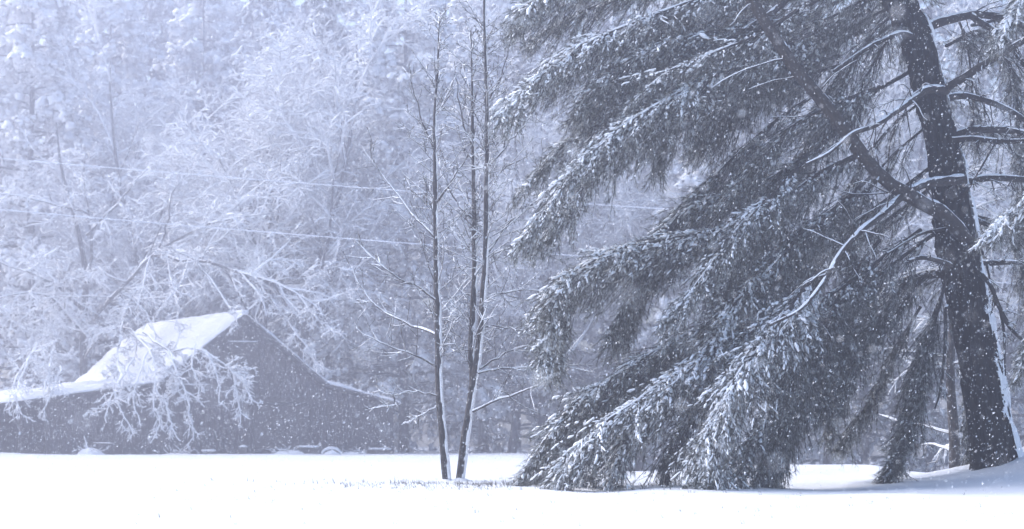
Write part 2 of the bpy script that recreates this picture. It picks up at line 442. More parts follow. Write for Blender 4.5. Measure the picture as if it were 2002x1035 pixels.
# ------------------------------------------------------------------ far conifers
def conifer(seed, H, r0, Lmax, nb, z0, snow, droop, pw):
    rng = np.random.default_rng(seed)
    tr, nd, sn = MB(), MB(), MB()
    z = np.linspace(-0.4, H, 16)
    tp = np.stack([0.15 * vnoise(np.stack([z * 0.15, 0 * z, 0 * z + seed], -1), 1), 0.15 * vnoise(np.stack([z * 0.15, 0 * z + 9, 0 * z], -1), 2), z], 1)
    tr.tubes(tp, r0 * (1 - 0.93 * (z + 0.4) / (H + 0.4)), 9)
    zb = z0 + (H - z0 - 0.3) * np.linspace(0, 1, nb) ** 0.85 + rng.normal(0, 0.2, nb)
    az = np.arange(nb) * 2.39996 + rng.normal(0, 0.3, nb)
    L = Lmax * (1 - (zb - z0) / (H - z0 + 0.6)) ** 0.75 * (0.65 + 0.55 * rng.random(nb)) + 0.4
    root = np.stack([np.interp(zb, z, tp[:, 0]), np.interp(zb, z, tp[:, 1]), zb], 1)
    d = np.stack([np.cos(az), np.sin(az), 0.15 + 0.25 * rng.random(nb)], 1)
    bp, br = grow(rng, root, d, L, 0.02 + 0.012 * L, np.full(nb, 0.01), 7, 0.05, (0, 0, -droop))
    tr.tubes(bp, br, 4)
    # branchlets
    K = 15
    ro, dd, l2, r2 = children(rng, bp, br, K, 0.22, (28, 62), (0.22, 0.42), 0.4, 0.8)
    dd[:, 2] -= 0.25
    l2 = np.clip(l2, 0.3, 1.5)
    cp, cr = grow(rng, ro, dd, l2, np.full(len(l2), 0.012), np.full(len(l2), 0.006), 4, 0.1, (0, 0, -0.7))
    tr.tubes(cp, cr, 3)
    # needle tufts
    K = 5
    ro, dd, l3, r3 = children(rng, cp, cr, K, 0.1, (15, 55), (0.3, 0.5), 1, 0.9)
    N = len(ro); dd[:, 2] -= 0.2; dd = norm(dd)
    needles(nd, rng, ro, dd, np.full(N, 0.30), 6, 0.26, 0.022, 38)
    pick = rng.random(N) < snow * np.clip(1.0 + 1.6 * vnoise(ro * 0.75, seed), 0.05, 1.7)
    a = ro[pick] - dd[pick] * 0.05; b = ro[pick] + dd[pick] * (0.26 + 0.18 * rng.random((pick.sum(), 1)))
    pads(sn, rng, a, b, (0.05 + 0.09 * rng.random(pick.sum())) * pw, 0.04, 0.65)
    return (tr.mesh('trunk', BARK_FAR), nd.mesh('crown', NEEDLE_FAR, False), sn.mesh('snow', SNOW_FAR))

def needles(mb_, rng, root, d, L, K, ln, wd, ang, start=0.15):
    """K needles along each shoot, swept towards its tip"""
    N = len(root)
    t = start + (1 - start) * rng.random((N, K))
    p = root[:, None] + d[:, None] * (L[:, None] * t)[..., None]
    q = rng.normal(0, 1, (N, K, 3)); dd = d[:, None]
    q = norm(q - (q * dd).sum(-1, keepdims=True) * dd)
    a = np.radians(ang * (0.4 + 0.9 * rng.random((N, K))))[..., None]
    v = dd * np.cos(a) + q * np.sin(a); v[..., 2] -= 0.12
    v = norm(v)
    s = norm(np.cross(v, rng.normal(0, 1, (N, K, 3)))) * (wd * 0.5)
    l = ln * (0.7 + 0.5 * rng.random((N, K)))[..., None]
    tri = np.stack([p - s, p + s, p + v * l], 2).reshape(-1, 3)
    mb_.add(tri, np.arange(len(tri)))

def pads(mb_, rng, a, b, w, lift, aspect, M=4, S=4):
    """lumps of snow lying along shoots from a to b"""
    N = len(a)
    if N == 0: return
    t = np.linspace(0, 1, M)
    p = a[:, None] * (1 - t)[None, :, None] + b[:, None] * t[None, :, None]
    p[:, :, 2] += lift
    p = p + rng.normal(0, 1, p.shape) * (w * 0.16)[:, None, None]
    prof = np.interp(t, [0, 0.33, 0.66, 1], [0.45, 1.0, 1.0, 0.4])
    r = w[:, None] * prof[None] * (0.7 + 0.6 * rng.random((N, M)))
    mb_.tubes(p, r, S, aspect)

con_A = conifer(301, 27, 0.30, 5.6, 125, 2.0, 0.66, 0.6, 2.3)
con_B = conifer(302, 24, 0.24, 4.6, 125, 1.0, 0.36, 0.8, 1.0)

def place_con(proto, name, label, px, d, s, rz, group):
    return place_bare(proto, name, label, 'conifer', px, d, s, rz, group)

# ------------------------------------------------------------------ the wood behind the barn
G1, G2, G3 = 'snowy conifers of the wood behind the barn', 'dark conifers of the wood behind the barn', 'bare frosted trees of the wood behind the barn'
L1_, L2_, L3_ = ('tall conifer with heavy snow pads on its boughs in the wood behind the barn',
                 'dim lightly snowed conifer deep in the hazy wood behind the barn',
                 'tall bare tree with frosted twigs in the hazy wood behind the barn')
for (px, d, s, rz, lab) in (
        (60, 149, 1.08, 0.4, 'tall conifer with heavy snow pads rising behind the open shed of the barn'),
        (215, 170, 1.1, 2.0, 'tall conifer with snow pads behind the trunk of the overhanging tree'),
        (400, 176, 1.12, 5.0, 'far snow padded conifer behind the spreading tree and barn ridge'),
        (790, 138, 0.95, 1.1, 'snow padded conifer between the barn and the slender twin trunks'),
        (945, 149, 1.0, 3.6, 'snow padded conifer standing behind the slender twin trunks'),
        (1420, 128, 0.95, 4.2, 'pale snowy conifer showing through the gap between the boughs of the great pine')):
    place_con(con_A, 'snowy_conifer', lab, px, d, s, rz, G1)
for (px, d, s, rz) in ((640, 141, 1.0, 0.2), (-60, 162, 1.2, 1.5), (520, 165, 1.2, 2.4), (870, 165, 1.25, 0.9), (1060, 144, 1.1, 2.9), (1180, 160, 1.2, 4.1), (1300, 146, 1.1, 5.2),
                       (1560, 144, 1.1, 0.7), (1690, 133, 1.1, 1.9), (1820, 141, 1.15, 3.0), (1960, 130, 1.1, 4.4), (2090, 146, 1.2, 5.4), (720, 178, 1.3, 2.2), (300, 189, 1.4, 3.3), (100, 189, 1.4, 4.3), (1010, 186, 1.4, 1.0), (170, 196, 1.5, 0.6), (265, 190, 1.48, 2.7), (390, 196, 1.5, 4.9), (490, 198, 1.5, 1.4), (600, 196, 1.5, 3.2)):
    place_con(con_B, 'dim_conifer', L2_, px, d, s, rz, G2)
for (px, d, s, rz) in ((560, 134, 1.0, 0.5), (690, 152, 0.95, 2.5), (345, 146, 1.0, 4.0), (1000, 130, 0.8, 1.2), (1120, 128, 0.85, 3.3), (1250, 133, 0.9, 5.1), (1390, 138, 0.9, 0.3), (1620, 122, 0.85, 2.1), (1500, 130, 0.9, 3.9), (1740, 126, 0.9, 5.6), (1930, 120, 0.85, 0.8)):
    place_bare(broad_B, 'frosted_tree', L3_, 'tree', px, d, s, rz, G3)
place_bare(broad_A, 'spreading_tree', 'spreading bare tree with thick white limbs standing behind the barn ridge', 'tree', 480, 139, 1.12, 1.0)

# ------------------------------------------------------------------ the tree that hangs over the barn
def barn_tree():
    D0 = 101.0 * BS
    def PB(px, py, d): return P(px, py, d * BS)
    x = (165 - CX) / F * D0; gz = float(ground_z(x, D0))
    e = thing('overhanging_tree', 'white twigged tree beside the barn, its limbs drooping over roof and front', 'tree', (x, D0, gz))
    rng = np.random.default_rng(77)
    tr, sn, tw = MB(), MB(), MB()
    tk = spline([P(165, 905, D0), P(163, 700, D0), PB(165, 600, 100), PB(168, 540, 99), PB(150, 440, 99), PB(120, 330, 100), PB(110, 240, 100)], 20)
    tr.tubes(tk, np.linspace(0.30, 0.05, 20), 10)
    limbs = [ # pixel x, y, distance
        ([(167, 560, 99), (180, 500, 98), (175, 420, 97), (166, 360, 97), (165, 300, 97)], 0.13),
        ([(165, 640, 100), (215, 590, 97), (260, 540, 94), (310, 490, 92), (370, 455, 91), (440, 430, 90), (520, 420, 89)], 0.16),
        ([(165, 610, 100), (110, 560, 96), (60, 535, 94), (10, 515, 92), (-60, 500, 92)], 0.15),
        ([(165, 660, 100), (110, 590, 95), (70, 575, 93), (0, 580, 91), (-60, 600, 91)], 0.12),
        ([(310, 490, 92), (370, 500, 90), (410, 545, 88.5), (440, 590, 88), (470, 640, 87.5)], 0.09),
        ([(300, 500, 92), (380, 510, 90), (460, 530, 88), (540, 555, 87), (600, 585, 86.5), (650, 640, 86.5)], 0.11),
        ([(460, 530, 88), (540, 545, 88), (610, 540, 87.5), (670, 520, 87)], 0.07),
        ([(165, 700, 100), (200, 650, 95), (240, 640, 91), (280, 670, 88), (300, 700, 86), (306, 745, 85.4), (305, 790, 85.2)], 0.06),
        ([(240, 640, 91), (310, 690, 88), (360, 680, 86.6), (410, 690, 86.2), (460, 730, 86), (490, 770, 86)], 0.045),
        ([(240, 630, 91), (230, 690, 88), (235, 740, 86), (215, 780, 85.4), (200, 810, 85.4)], 0.08),
        ([(165, 650, 100), (120, 640, 95), (70, 680, 90), (40, 730, 87), (20, 775, 85.5)], 0.09),
        ([(120, 640, 95), (100, 700, 89), (90, 750, 86), (85, 790, 85.4)], 0.06),
        ([(280, 650, 88), (330, 690, 86.4), (345, 740, 85.8), (360, 790, 85.6), (375, 840, 85.6)], 0.07),
        ([(175, 420, 97), (110, 400, 96), (50, 385, 95), (-20, 380, 94)], 0.08),
        ([(170, 460, 97), (220, 410, 95), (250, 370, 94), (290, 330, 93)], 0.09),
        ([(310, 490, 92), (330, 430, 92), (340, 370, 92), (380, 330, 92)], 0.07),
        ([(500, 545, 88), (540, 600, 87), (575, 650, 87.2), (600, 690, 87.5), (625, 720, 88)], 0.06),
    ]
    ps, rs = [], []
    for pts, r in limbs:
        c = spline([PB(*k) for k in pts], 12)
        c[1:] += rng.normal(0, 0.05, c[1:].shape)
        ps.append(c); rs.append(np.linspace(r * 0.85, 0.018, 12))
    p, r = np.array(ps), np.array(rs)
    tr.tubes(p, r, 6); snow_on(sn, p, r, 0.08, 6, 0.9)
    hang = [[(262, 700, 86), (235, 745, 85.2), (212, 790, 85), (205, 830, 85)], [(240, 735, 85.6), (225, 775, 85), (245, 820, 84.9), (262, 850, 84.9)],
            [(306, 745, 85.4), (300, 790, 85), (312, 830, 84.9), (298, 862, 84.9)], [(306, 770, 85.2), (330, 800, 85), (335, 840, 84.9), (352, 864, 84.9)],
            [(330, 690, 86.4), (352, 740, 85.6), (372, 800, 85.4), (380, 865, 85.4)], [(400, 685, 86.3), (420, 720, 85.9), (430, 760, 85.8), (425, 790, 85.8)],
            [(440, 715, 86), (470, 745, 85.8), (490, 775, 85.8), (507, 798, 85.8)], [(455, 730, 86), (462, 770, 85.8), (470, 805, 85.8), (468, 835, 85.8)],
            [(385, 675, 86.6), (375, 715, 86), (390, 750, 85.8), (384, 785, 85.8)], [(290, 690, 86), (270, 740, 85.3), (262, 790, 85), (275, 830, 85)],
            [(60, 700, 88), (40, 745, 86), (30, 785, 85), (45, 812, 85)], [(120, 720, 87.5), (105, 755, 86), (95, 785, 85.2), (82, 806, 85)],
            [(560, 620, 87), (585, 660, 87), (605, 690, 87), (632, 732, 87.4)]]
    hp = np.array([spline([PB(*k) for k in q], 12) + rng.normal(0, 0.04, (12, 3)) for q in hang]); hr = np.tile(np.linspace(0.030, 0.010, 12), (len(hang), 1))
    tr.tubes(hp, hr, 5); sn.tubes(hp + [0, -0.015, 0.03], hr * 1.1 + 0.020, 5)
    ro, d, L, q = children(rng, hp, hr, 12, 0.1, (30, 80), (0.12, 0.32), 0.6)
    ha, hb = grow(rng, ro, d, L, np.clip(q, 0.01, 0.03), np.full(len(q), 0.008), 5, 0.2, (0, 0, -0.4)); tw.tubes(ha, hb, 4); sn.tubes(ha + [0, -0.012, 0.02], hb + 0.015, 5)
    ro, d, L, q = children(rng, ha, hb, 6, 0.2, (30, 75), (0.35, 0.75), 0.6)
    ha, hb = grow(rng, ro, d, L, np.clip(q, 0.008, 0.02), np.full(len(q), 0.006), 3, 0.2, (0, 0, -0.2)); tw.tubes(ha, hb, 3); sn.tubes(ha + [0, -0.01, 0.015], hb + 0.010, 4)
    cur = (p, r)
    for (K, ang, lr, rr, wa, M, S, th, tz) in ((15, (30, 75), (0.16, 0.36), 0.5, 0.17, 6, 4, 0.10, 0.0), (8, (30, 75), (0.3, 0.55), 0.6, 0.2, 5, 3, 0.075, -0.25), (5, (30, 75), (0.35, 0.7), 0.7, 0.25, 3, 3, 0.06, -0.2)):
        ro, d, L, rr_ = children(rng, *cur, K, 0.15, ang, lr, rr)
        if K == 15:
            L = np.where(np.repeat(np.isin(np.arange(len(cur[0])), (4, 7, 8, 9, 10, 11, 12, 16)), K), np.minimum(L * 0.45, 1.5), L)
        rr_ = np.clip(rr_, 0.008, 0.04)
        p, r = grow(rng, ro, d, L, rr_, np.maximum(rr_ * 0.4, 0.006), M, wa, (0, 0, tz))
        tw.tubes(p, r, S); snow_on(sn, p, r, th, 4 if S > 3 else 3, 0.95)
        cur = (p, r)
    for nm, mb_, mt in (('trunk', tr, BARK_FAR), ('crown', tw, BARK_FAR)):
        o = mb_.build(nm, mt, e); rel(o, e)
    sn.build('snow', SNOW_FAR, o)
    return e
barn_tree()

# ------------------------------------------------------------------ small things along the barn front
def at_ground(px, d): x = (px - CX) / F * d; return np.array([x, d, float(ground_z(x, d))])
def blob_snow(mb_, c, rx, ry, h, seed, n=18):
    a, b = np.meshgrid(np.linspace(0, 2 * np.pi, n), np.linspace(0, 1, 8), indexing='ij')
    k = 1 + 0.22 * vnoise(np.stack([np.cos(a) * 1.5, np.sin(a) * 1.5, b * 2 + seed], -1), seed)
    Vv = np.stack([c[0] + np.cos(a) * rx * b * k, c[1] + np.sin(a) * ry * b * k, c[2] + h * (1 - b ** 2) * k - 0.03], -1)
    mb_.grid(Vv)
def plank_pile(px, d, wid, label, n, seed, name='plank_pile'):
    c = at_ground(px, d); e = thing(name, label, 'planks', c); rg = np.random.default_rng(seed)
    z = 0.02; last = None
    for k in range(n):
        a = rg.normal(0, 0.05); l = wid * (0.8 + 0.2 * rg.random()) / 2; m = MB()
        m.box(c + np.array([rg.normal(0, 0.06), 0, z + 0.05]), np.array([math.cos(a), math.sin(a), rg.normal(0, 0.03)]) * l, np.array([-math.sin(a), math.cos(a), 0]) * 0.14, np.array([0, 0, 0.045]))
        last = part(m, 'plank', BEAM, e); z += 0.1
    m = MB(); t = np.linspace(-1, 1, 12); p = c[None] + np.stack([t * wid * 0.46, 0 * t, 0 * t + z + 0.05], 1)
    m.tubes(p, 0.12 * (1 - 0.5 * t ** 4) * (1 + 0.3 * vnoise(p * 4, seed)), 7, 0.55, cap=True); part(m, 'snow', SNOW, e, True)
plank_pile(742, 118.7, 1.30, 'low stack of snow capped planks at the right end of the barn front', 2, 3)
plank_pile(408, 115.2, 0.78, 'short snowy plank lying below the hanging white twigs at the barn', 1, 4)
plank_pile(602, 116.5, 1.23, 'snow capped timber stack beside the round hump at the barn front', 3, 5)
def crate():
    c = at_ground(475, 116.0); e = thing('wooden_crate', 'small snow topped wooden crate below the barn gable', 'crate', c)
    for k in range(3):
        m = MB(); m.box(c + [0, -0.16, 0.06 + k * 0.12], [0.24, 0, 0], [0, 0.012, 0], [0, 0, 0.05]); part(m, 'slat', BEAM, e)
    m = MB(); m.box(c + [0, 0, 0.17], [0.23, 0, 0], [0, 0.14, 0], [0, 0, 0.18]); part(m, 'body', BEAM, e)
    m = MB(); blob_snow(m, c + [0, 0, 0.37], 0.26, 0.18, 0.13, 5); part(m, 'snow', SNOW, e, True)
crate()
def hump():
    c = at_ground(648, 116.3); e = thing('half_buried_wheel', 'rounded hump of a half buried wheel beside the timber stack', 'wheel', c)
    a = np.linspace(-0.2, math.pi + 0.2, 22)
    m = MB(); p = c[None] + np.stack([np.cos(a) * 0.40, 0 * a, np.sin(a) * 0.24], 1); m.tubes(p, np.full(22, 0.07), 8, cap=True); part(m, 'tyre', TIN, e, True)
    m = MB(); p = c[None] + np.stack([np.cos(a) * 0.46, 0 * a, np.sin(a) * 0.32], 1); m.tubes(p, 0.06 + 0.03 * np.sin(a).clip(0), 8, cap=True); blob_snow(m, c, 0.46, 0.3, 0.26, 12); part(m, 'snow', SNOW, e, True)
hump()
def bench():
    c = at_ground(200, 114.1); e = thing('plank_table', 'rough plank table with thin snow cover standing at the open shed', 'table', c)
    for k in range(3):
        m = MB(); m.box(c + [0, -0.2 + k * 0.2, 0.55], [0.72, 0, -0.02], [0, 0.095, 0], [0, 0, 0.025]); part(m, 'plank', BEAM, e)
    for sx in (-0.55, 0.55):
        for sy in (-0.2, 0.2):
            m = MB(); m.box(c + [sx, sy, 0.24], [0.035, 0, 0], [0, 0.035, 0], [0, 0, 0.29]); part(m, 'leg', BEAM, e)
    m = MB(); blob_snow(m, c + [0, 0, 0.59], 0.7, 0.28, 0.05, 8); part(m, 'snow', SNOW, e, True)
    c = at_ground(172, 113.6); m = MB(); m.tubes(np.array([c + [0.02, 0, -0.2], c + [-0.08, 0.02, 0.4], c + [-0.22, 0.05, 0.92]]), np.array([0.03, 0.028, 0.025]), 7, cap=True)
    e = thing('leaning_pole', 'thin snow streaked pole leaning beside the plank table', 'pole', c); po = part(m, 'pole', BEAM, e, True)
    m = MB(); m.tubes(np.array([c + [0.04, -0.01, 0.05], c + [-0.05, 0.0, 0.42], c + [-0.2, 0.03, 0.93]]), np.array([0.03, 0.03, 0.02]), 6); m.build('snow', SNOW, po)
bench()
def brush(px, d, rx, h, label, seed, nt):
    c = at_ground(px, d); e = thing('brush_pile', label, 'brush', c); rg = np.random.default_rng(seed)
    m = MB(); blob_snow(m, c, rx, 0.5, h, seed, 26); sn = part(m, 'snow', SNOW, e, True)
    ro = c[None] + np.stack([rg.normal(0, rx * 0.5, nt), rg.normal(0, 0.2, nt), np.full(nt, h * 0.3)], 1)
    p, r = grow(rg, ro, np.stack([rg.normal(0, 1, nt), rg.normal(0, 0.3, nt), 0.5 + rg.random(nt)], 1), 0.2 + 0.45 * rg.random(nt), np.full(nt, 0.012), np.full(nt, 0.006), 5, 0.2, (0, 0, -0.9))
    m = MB(); m.tubes(p, r, 4); part(m, 'twigs', BARK_FAR, e, True)
    m = MB(); snow_on(m, p, r, 0.05, 4); m.build('snow', SNOW, sn)
brush(176, 113.3, 0.72, 0.36, 'round snow covered brush heap at the foot of the leaning pole', 6, 14)
brush(565, 116.3, 0.91, 0.19, 'low twiggy brush heap half buried in snow by the timber stack', 7, 26)
brush(690, 117.9, 0.78, 0.14, 'small weedy snow heap between round hump and plank stack', 8, 18)
brush(345, 114.9, 0.91, 0.12, 'flat snowy weeds under the hanging white twigs', 9, 20)

# ------------------------------------------------------------------ overhead wires
for (y0, y1, lab) in ((295, 440, 'upper thin overhead wire crossing in front of the wood'), (395, 545, 'lower thin overhead wire crossing just above the barn')):
    t = np.linspace(-0.35, 1.25, 60)
    pts = np.array([P(0, y0, 62.0)])[0][None] * (1 - t[:, None]) + np.array([P(2002, y1, 66.0)])[0][None] * t[:, None]
    pts[:, 2] -= 0.30 * (1 - ((t - 0.45) / 0.8) ** 2)
    m = MB(); m.tubes(pts, np.full(60, 0.015), 5)
    o = m.build('overhead_wire', WIRE); tag(o, lab, 'wire', 'overhead wires')

# ------------------------------------------------------------------ the young three-stemmed tree
def young_tree():
    D = 39.2
    base = at_ground(886, D)
    e = thing('young_tree', 'slender bare young tree with dark twin trunks, one of them forked', 'tree', base)
    rng = np.random.default_rng(5)
    stems = [
        ([(876, 962, D), (873, 938, D), (866, 860, D), (858, 760, D), (856, 640, D), (853, 520, D), (851, 400, D), (850, 250, D), (855, 130, D), (861, 20, D)], 0.068, 0.008),
        ([(894, 962, D + .1), (899, 938, D + .1), (908, 860, D + .1), (918, 800, D + .1), (925, 745, D + .1), (922, 690, D + .15), (928, 540, D + .2), (927, 400, D + .3), (924, 230, D + .3), (921, 60, D + .4)], 0.070, 0.007),
        ([(923, 760, D + .1), (935, 690, D), (946, 560, D - .1), (951, 430, D - .2), (952, 250, D - .2), (949, 100, D - .3), (944, -60, D - .3)], 0.052, 0.012)]
    C = []
    for k, (pts, r0, r1) in enumerate(stems):
        c = spline([P(*q) for q in pts], 40)
        c += 0.010 * np.stack([vnoise(c * 2.2 + k * 7, 1), vnoise(c * 2.2 + k * 7, 2), 0 * c[:, 0]], 1)
        t = np.linspace(0, 1, 40); r = r0 * (1 - t) ** 0.8 + r1 * (1 + 0.0 * t)
        r *= 1 + 0.06 * vnoise(c * 4, 3)
        m = MB(); m.tubes(c, r, 12); st = part(m, 'trunk', BARK_YOUNG, e, True)
        # snow plastered on the windward (right) side of the stem
        a, b = np.meshgrid(np.linspace(-1.25, 0.75, 14), np.linspace(0.0, 0.97, 220), indexing='ij')
        cc, rr = lookup(c, b), np.interp(b, t, r)
        nn = vnoise(np.stack([a * 1.2, b * 40 + k * 9, 0 * a], -1), 8) * 0.8 + vnoise(np.stack([a * 3, b * 110, 0 * a + k], -1), 9) * 0.5
        h = 0.75 - np.abs(a + 0.2) ** 1.6 * 0.9 + nn * 0.6 - 0.35 * ss(0.2, 0.7, b)
        q = cc + (rr + 0.012 * np.clip(h, -0.3, 1.2))[..., None] * np.stack([np.cos(a), np.sin(a), 0 * a], -1)
        m = MB(); hm = (h[:-1, :-1] > 0) | (h[1:, 1:] > 0); m.grid(q, hm); m.build('snow', SNOW, st)
        C.append((c, r))
    m = MB()
    for (px_, sd_) in ((873, 3), (899, 4)):
        c = at_ground(px_, D); blob_snow(m, c, 0.24, 0.24, 0.075, sd_, 20)
    part(m, 'snow_collar', SNOW_GROUND, e, True)
    # limbs traced from the photograph
    named = [
        [(857, 718, D), (835, 707, D - .2), (800, 690, D - .5), (765, 678, D - .7), (735, 664, D - .9), (705, 650, D - 1.0), (690, 628, D - 1.1)],
        [(857, 775, D), (825, 767, D - .3), (790, 768, D - .5), (768, 774, D - .6), (740, 765, D - .7)],
        [(768, 774, D - .6), (774, 790, D - .6), (750, 795, D - .7), (720, 800, D - .8)],
        [(852, 795, D), (830, 808, D - .2), (805, 822, D - .3), (785, 832, D - .4)],
        [(852, 468, D), (815, 430, D + .2), (785, 390, D + .4), (750, 345, D + .5), (728, 305, D + .6), (725, 265, D + .6)],
        [(853, 655, D), (820, 645, D + .3), (780, 625, D + .5), (745, 605, D + .7), (700, 555, D + .8), (670, 490, D + .9)],
        [(855, 590, D), (815, 560, D - .3), (780, 545, D - .5), (735, 510, D - .7), (690, 465, D - .9)],
        [(852, 400, D), (880, 360, D - .2), (915, 300, D - .4), (935, 240, D - .5)],
        [(853, 300, D), (830, 250, D + .1), (812, 190, D + .2), (800, 130, D + .2)],
        [(924, 805, D), (965, 785, D - .2), (1010, 770, D - .5), (1055, 752, D - .8), (1088, 722, D - 1.0), (1115, 685, D - 1.1), (1140, 655, D - 1.2)],
        [(937, 722, D), (970, 700, D + .2), (1010, 682, D + .5), (1060, 670, D + .8), (1110, 650, D + 1.0)],
        [(934, 730, D), (975, 722, D + .1), (1030, 720, D + .2), (1085, 716, D + .3), (1130, 722, D + .4), (1160, 730, D + .4)],
        [(949, 500, D), (985, 450, D + .2), (1020, 400, D + .4), (1050, 350, D + .6), (1062, 290, D + .6)],
        [(946, 585, D), (1000, 570, D + .2), (1050, 570, D + .4), (1100, 580, D + .5)],
        [(952, 330, D), (990, 285, D - .2), (1030, 240, D - .4), (1060, 180, D - .6)],
        [(927, 430, D + .2), (895, 400, D + .3), (870, 350, D + .4), (850, 300, D + .6)],
        [(951, 210, D), (975, 160, D + .2), (990, 110, D + .2), (1005, 60, D + .2)],
        [(925, 300, D), (905, 240, D), (893, 180, D), (888, 120, D)],
        [(946, 640, D), (985, 640, D - .2), (1030, 650, D - .4), (1075, 690, D - .5)],
        [(928, 540, D), (960, 500, D + .3), (1010, 480, D + .6), (1070, 460, D + .9)],
    ]
    ps, rs = [], []
    for pts in named:
        c = spline([P(*q) for q in pts], 14); L = np.linalg.norm(np.diff(c, axis=0), axis=1).sum()
        r = np.linspace(0.008 + 0.0050 * L, 0.004, 14)
        c[1:-1] += rng.normal(0, 0.012, c[1:-1].shape)
        m = MB(); m.tubes(c, r, 7); lb = part(m, 'limb', BARK_YOUNG, e, True)
        m = MB(); snow_on(m, c[None], r[None], 0.020, 6, 0.9, 0.2); m.build('snow', SNOW, lb)
        ps.append(c); rs.append(r)
    # the many thin ascending branches
    ro, dd, LL, rr = [], [], [], []
    for k, (c, r) in enumerate(C):
        n = (88, 88, 84)[k]; t = rng.uniform(0.27, 0.99, n)
        ro.append(lookup(c, t)); az = rng.uniform(0, 2 * np.pi, n); el = np.radians(rng.uniform(8, 58, n))
        dd.append(np.stack([np.cos(az) * np.cos(el), np.sin(az) * np.cos(el), np.sin(el)], 1))
        LL.append((0.35 + 1.15 * rng.random(n)) * (1.15 - 0.75 * t)); rr.append(np.full(n, 0.008))
    ro, dd, LL, rr = map(np.concatenate, (ro, dd, LL, rr))
    p1, r1 = grow(rng, ro, dd, LL, rr, np.full(len(rr), 0.004), 8, 0.06, (0, 0, 0.35))
    tw, sn = MB(), MB(); tw.tubes(p1, r1, 4); snow_on(sn, p1, r1, 0.014, 4)
    for (pp, r_) in ((np.array(ps), np.array(rs)), (p1, r1)):
        ro, d, L, q = children(rng, pp, r_, 11 if pp is not p1 else 6, 0.15, (30, 70), (0.15, 0.38), 0.5)
        pa, ra = grow(rng, ro, d, L, np.clip(q, 0.0055, 0.008), np.full(len(q), 0.004), 6, 0.1, (0, 0, 0.15))
        tw.tubes(pa, ra, 3); snow_on(sn, pa, ra, 0.013, 3)
        ro, d, L, q = children(rng, pa, ra, 2, 0.25, (30, 65), (0.3, 0.6), 0.8)
        pb, rb = grow(rng, ro, d, L, np.full(len(q), 0.0045), np.full(len(q), 0.003), 4, 0.12, (0, 0, 0))
        tw.tubes(pb, rb, 3)
    o = tw.build('twigs', BARK_YOUNG, e); rel(o, e)
    sn.build('snow', SNOW, o)
young_tree()

# ------------------------------------------------------------------ the great pine
def bough(tree, spine, r0, hang, side, dens, snow, seed, name='bough', K=8, nk=13, twig=True, back=0.0):
    """one bough: limb mesh > needles, snow.  spine rows are pixel x, y, distance; hang and side in metres"""
    rng = np.random.default_rng(seed)
    C = spline([P(*q) for q in spine], 26)
    return bough_world(tree, C, r0, hang, side, dens, snow, rng, name, K, nk, back)

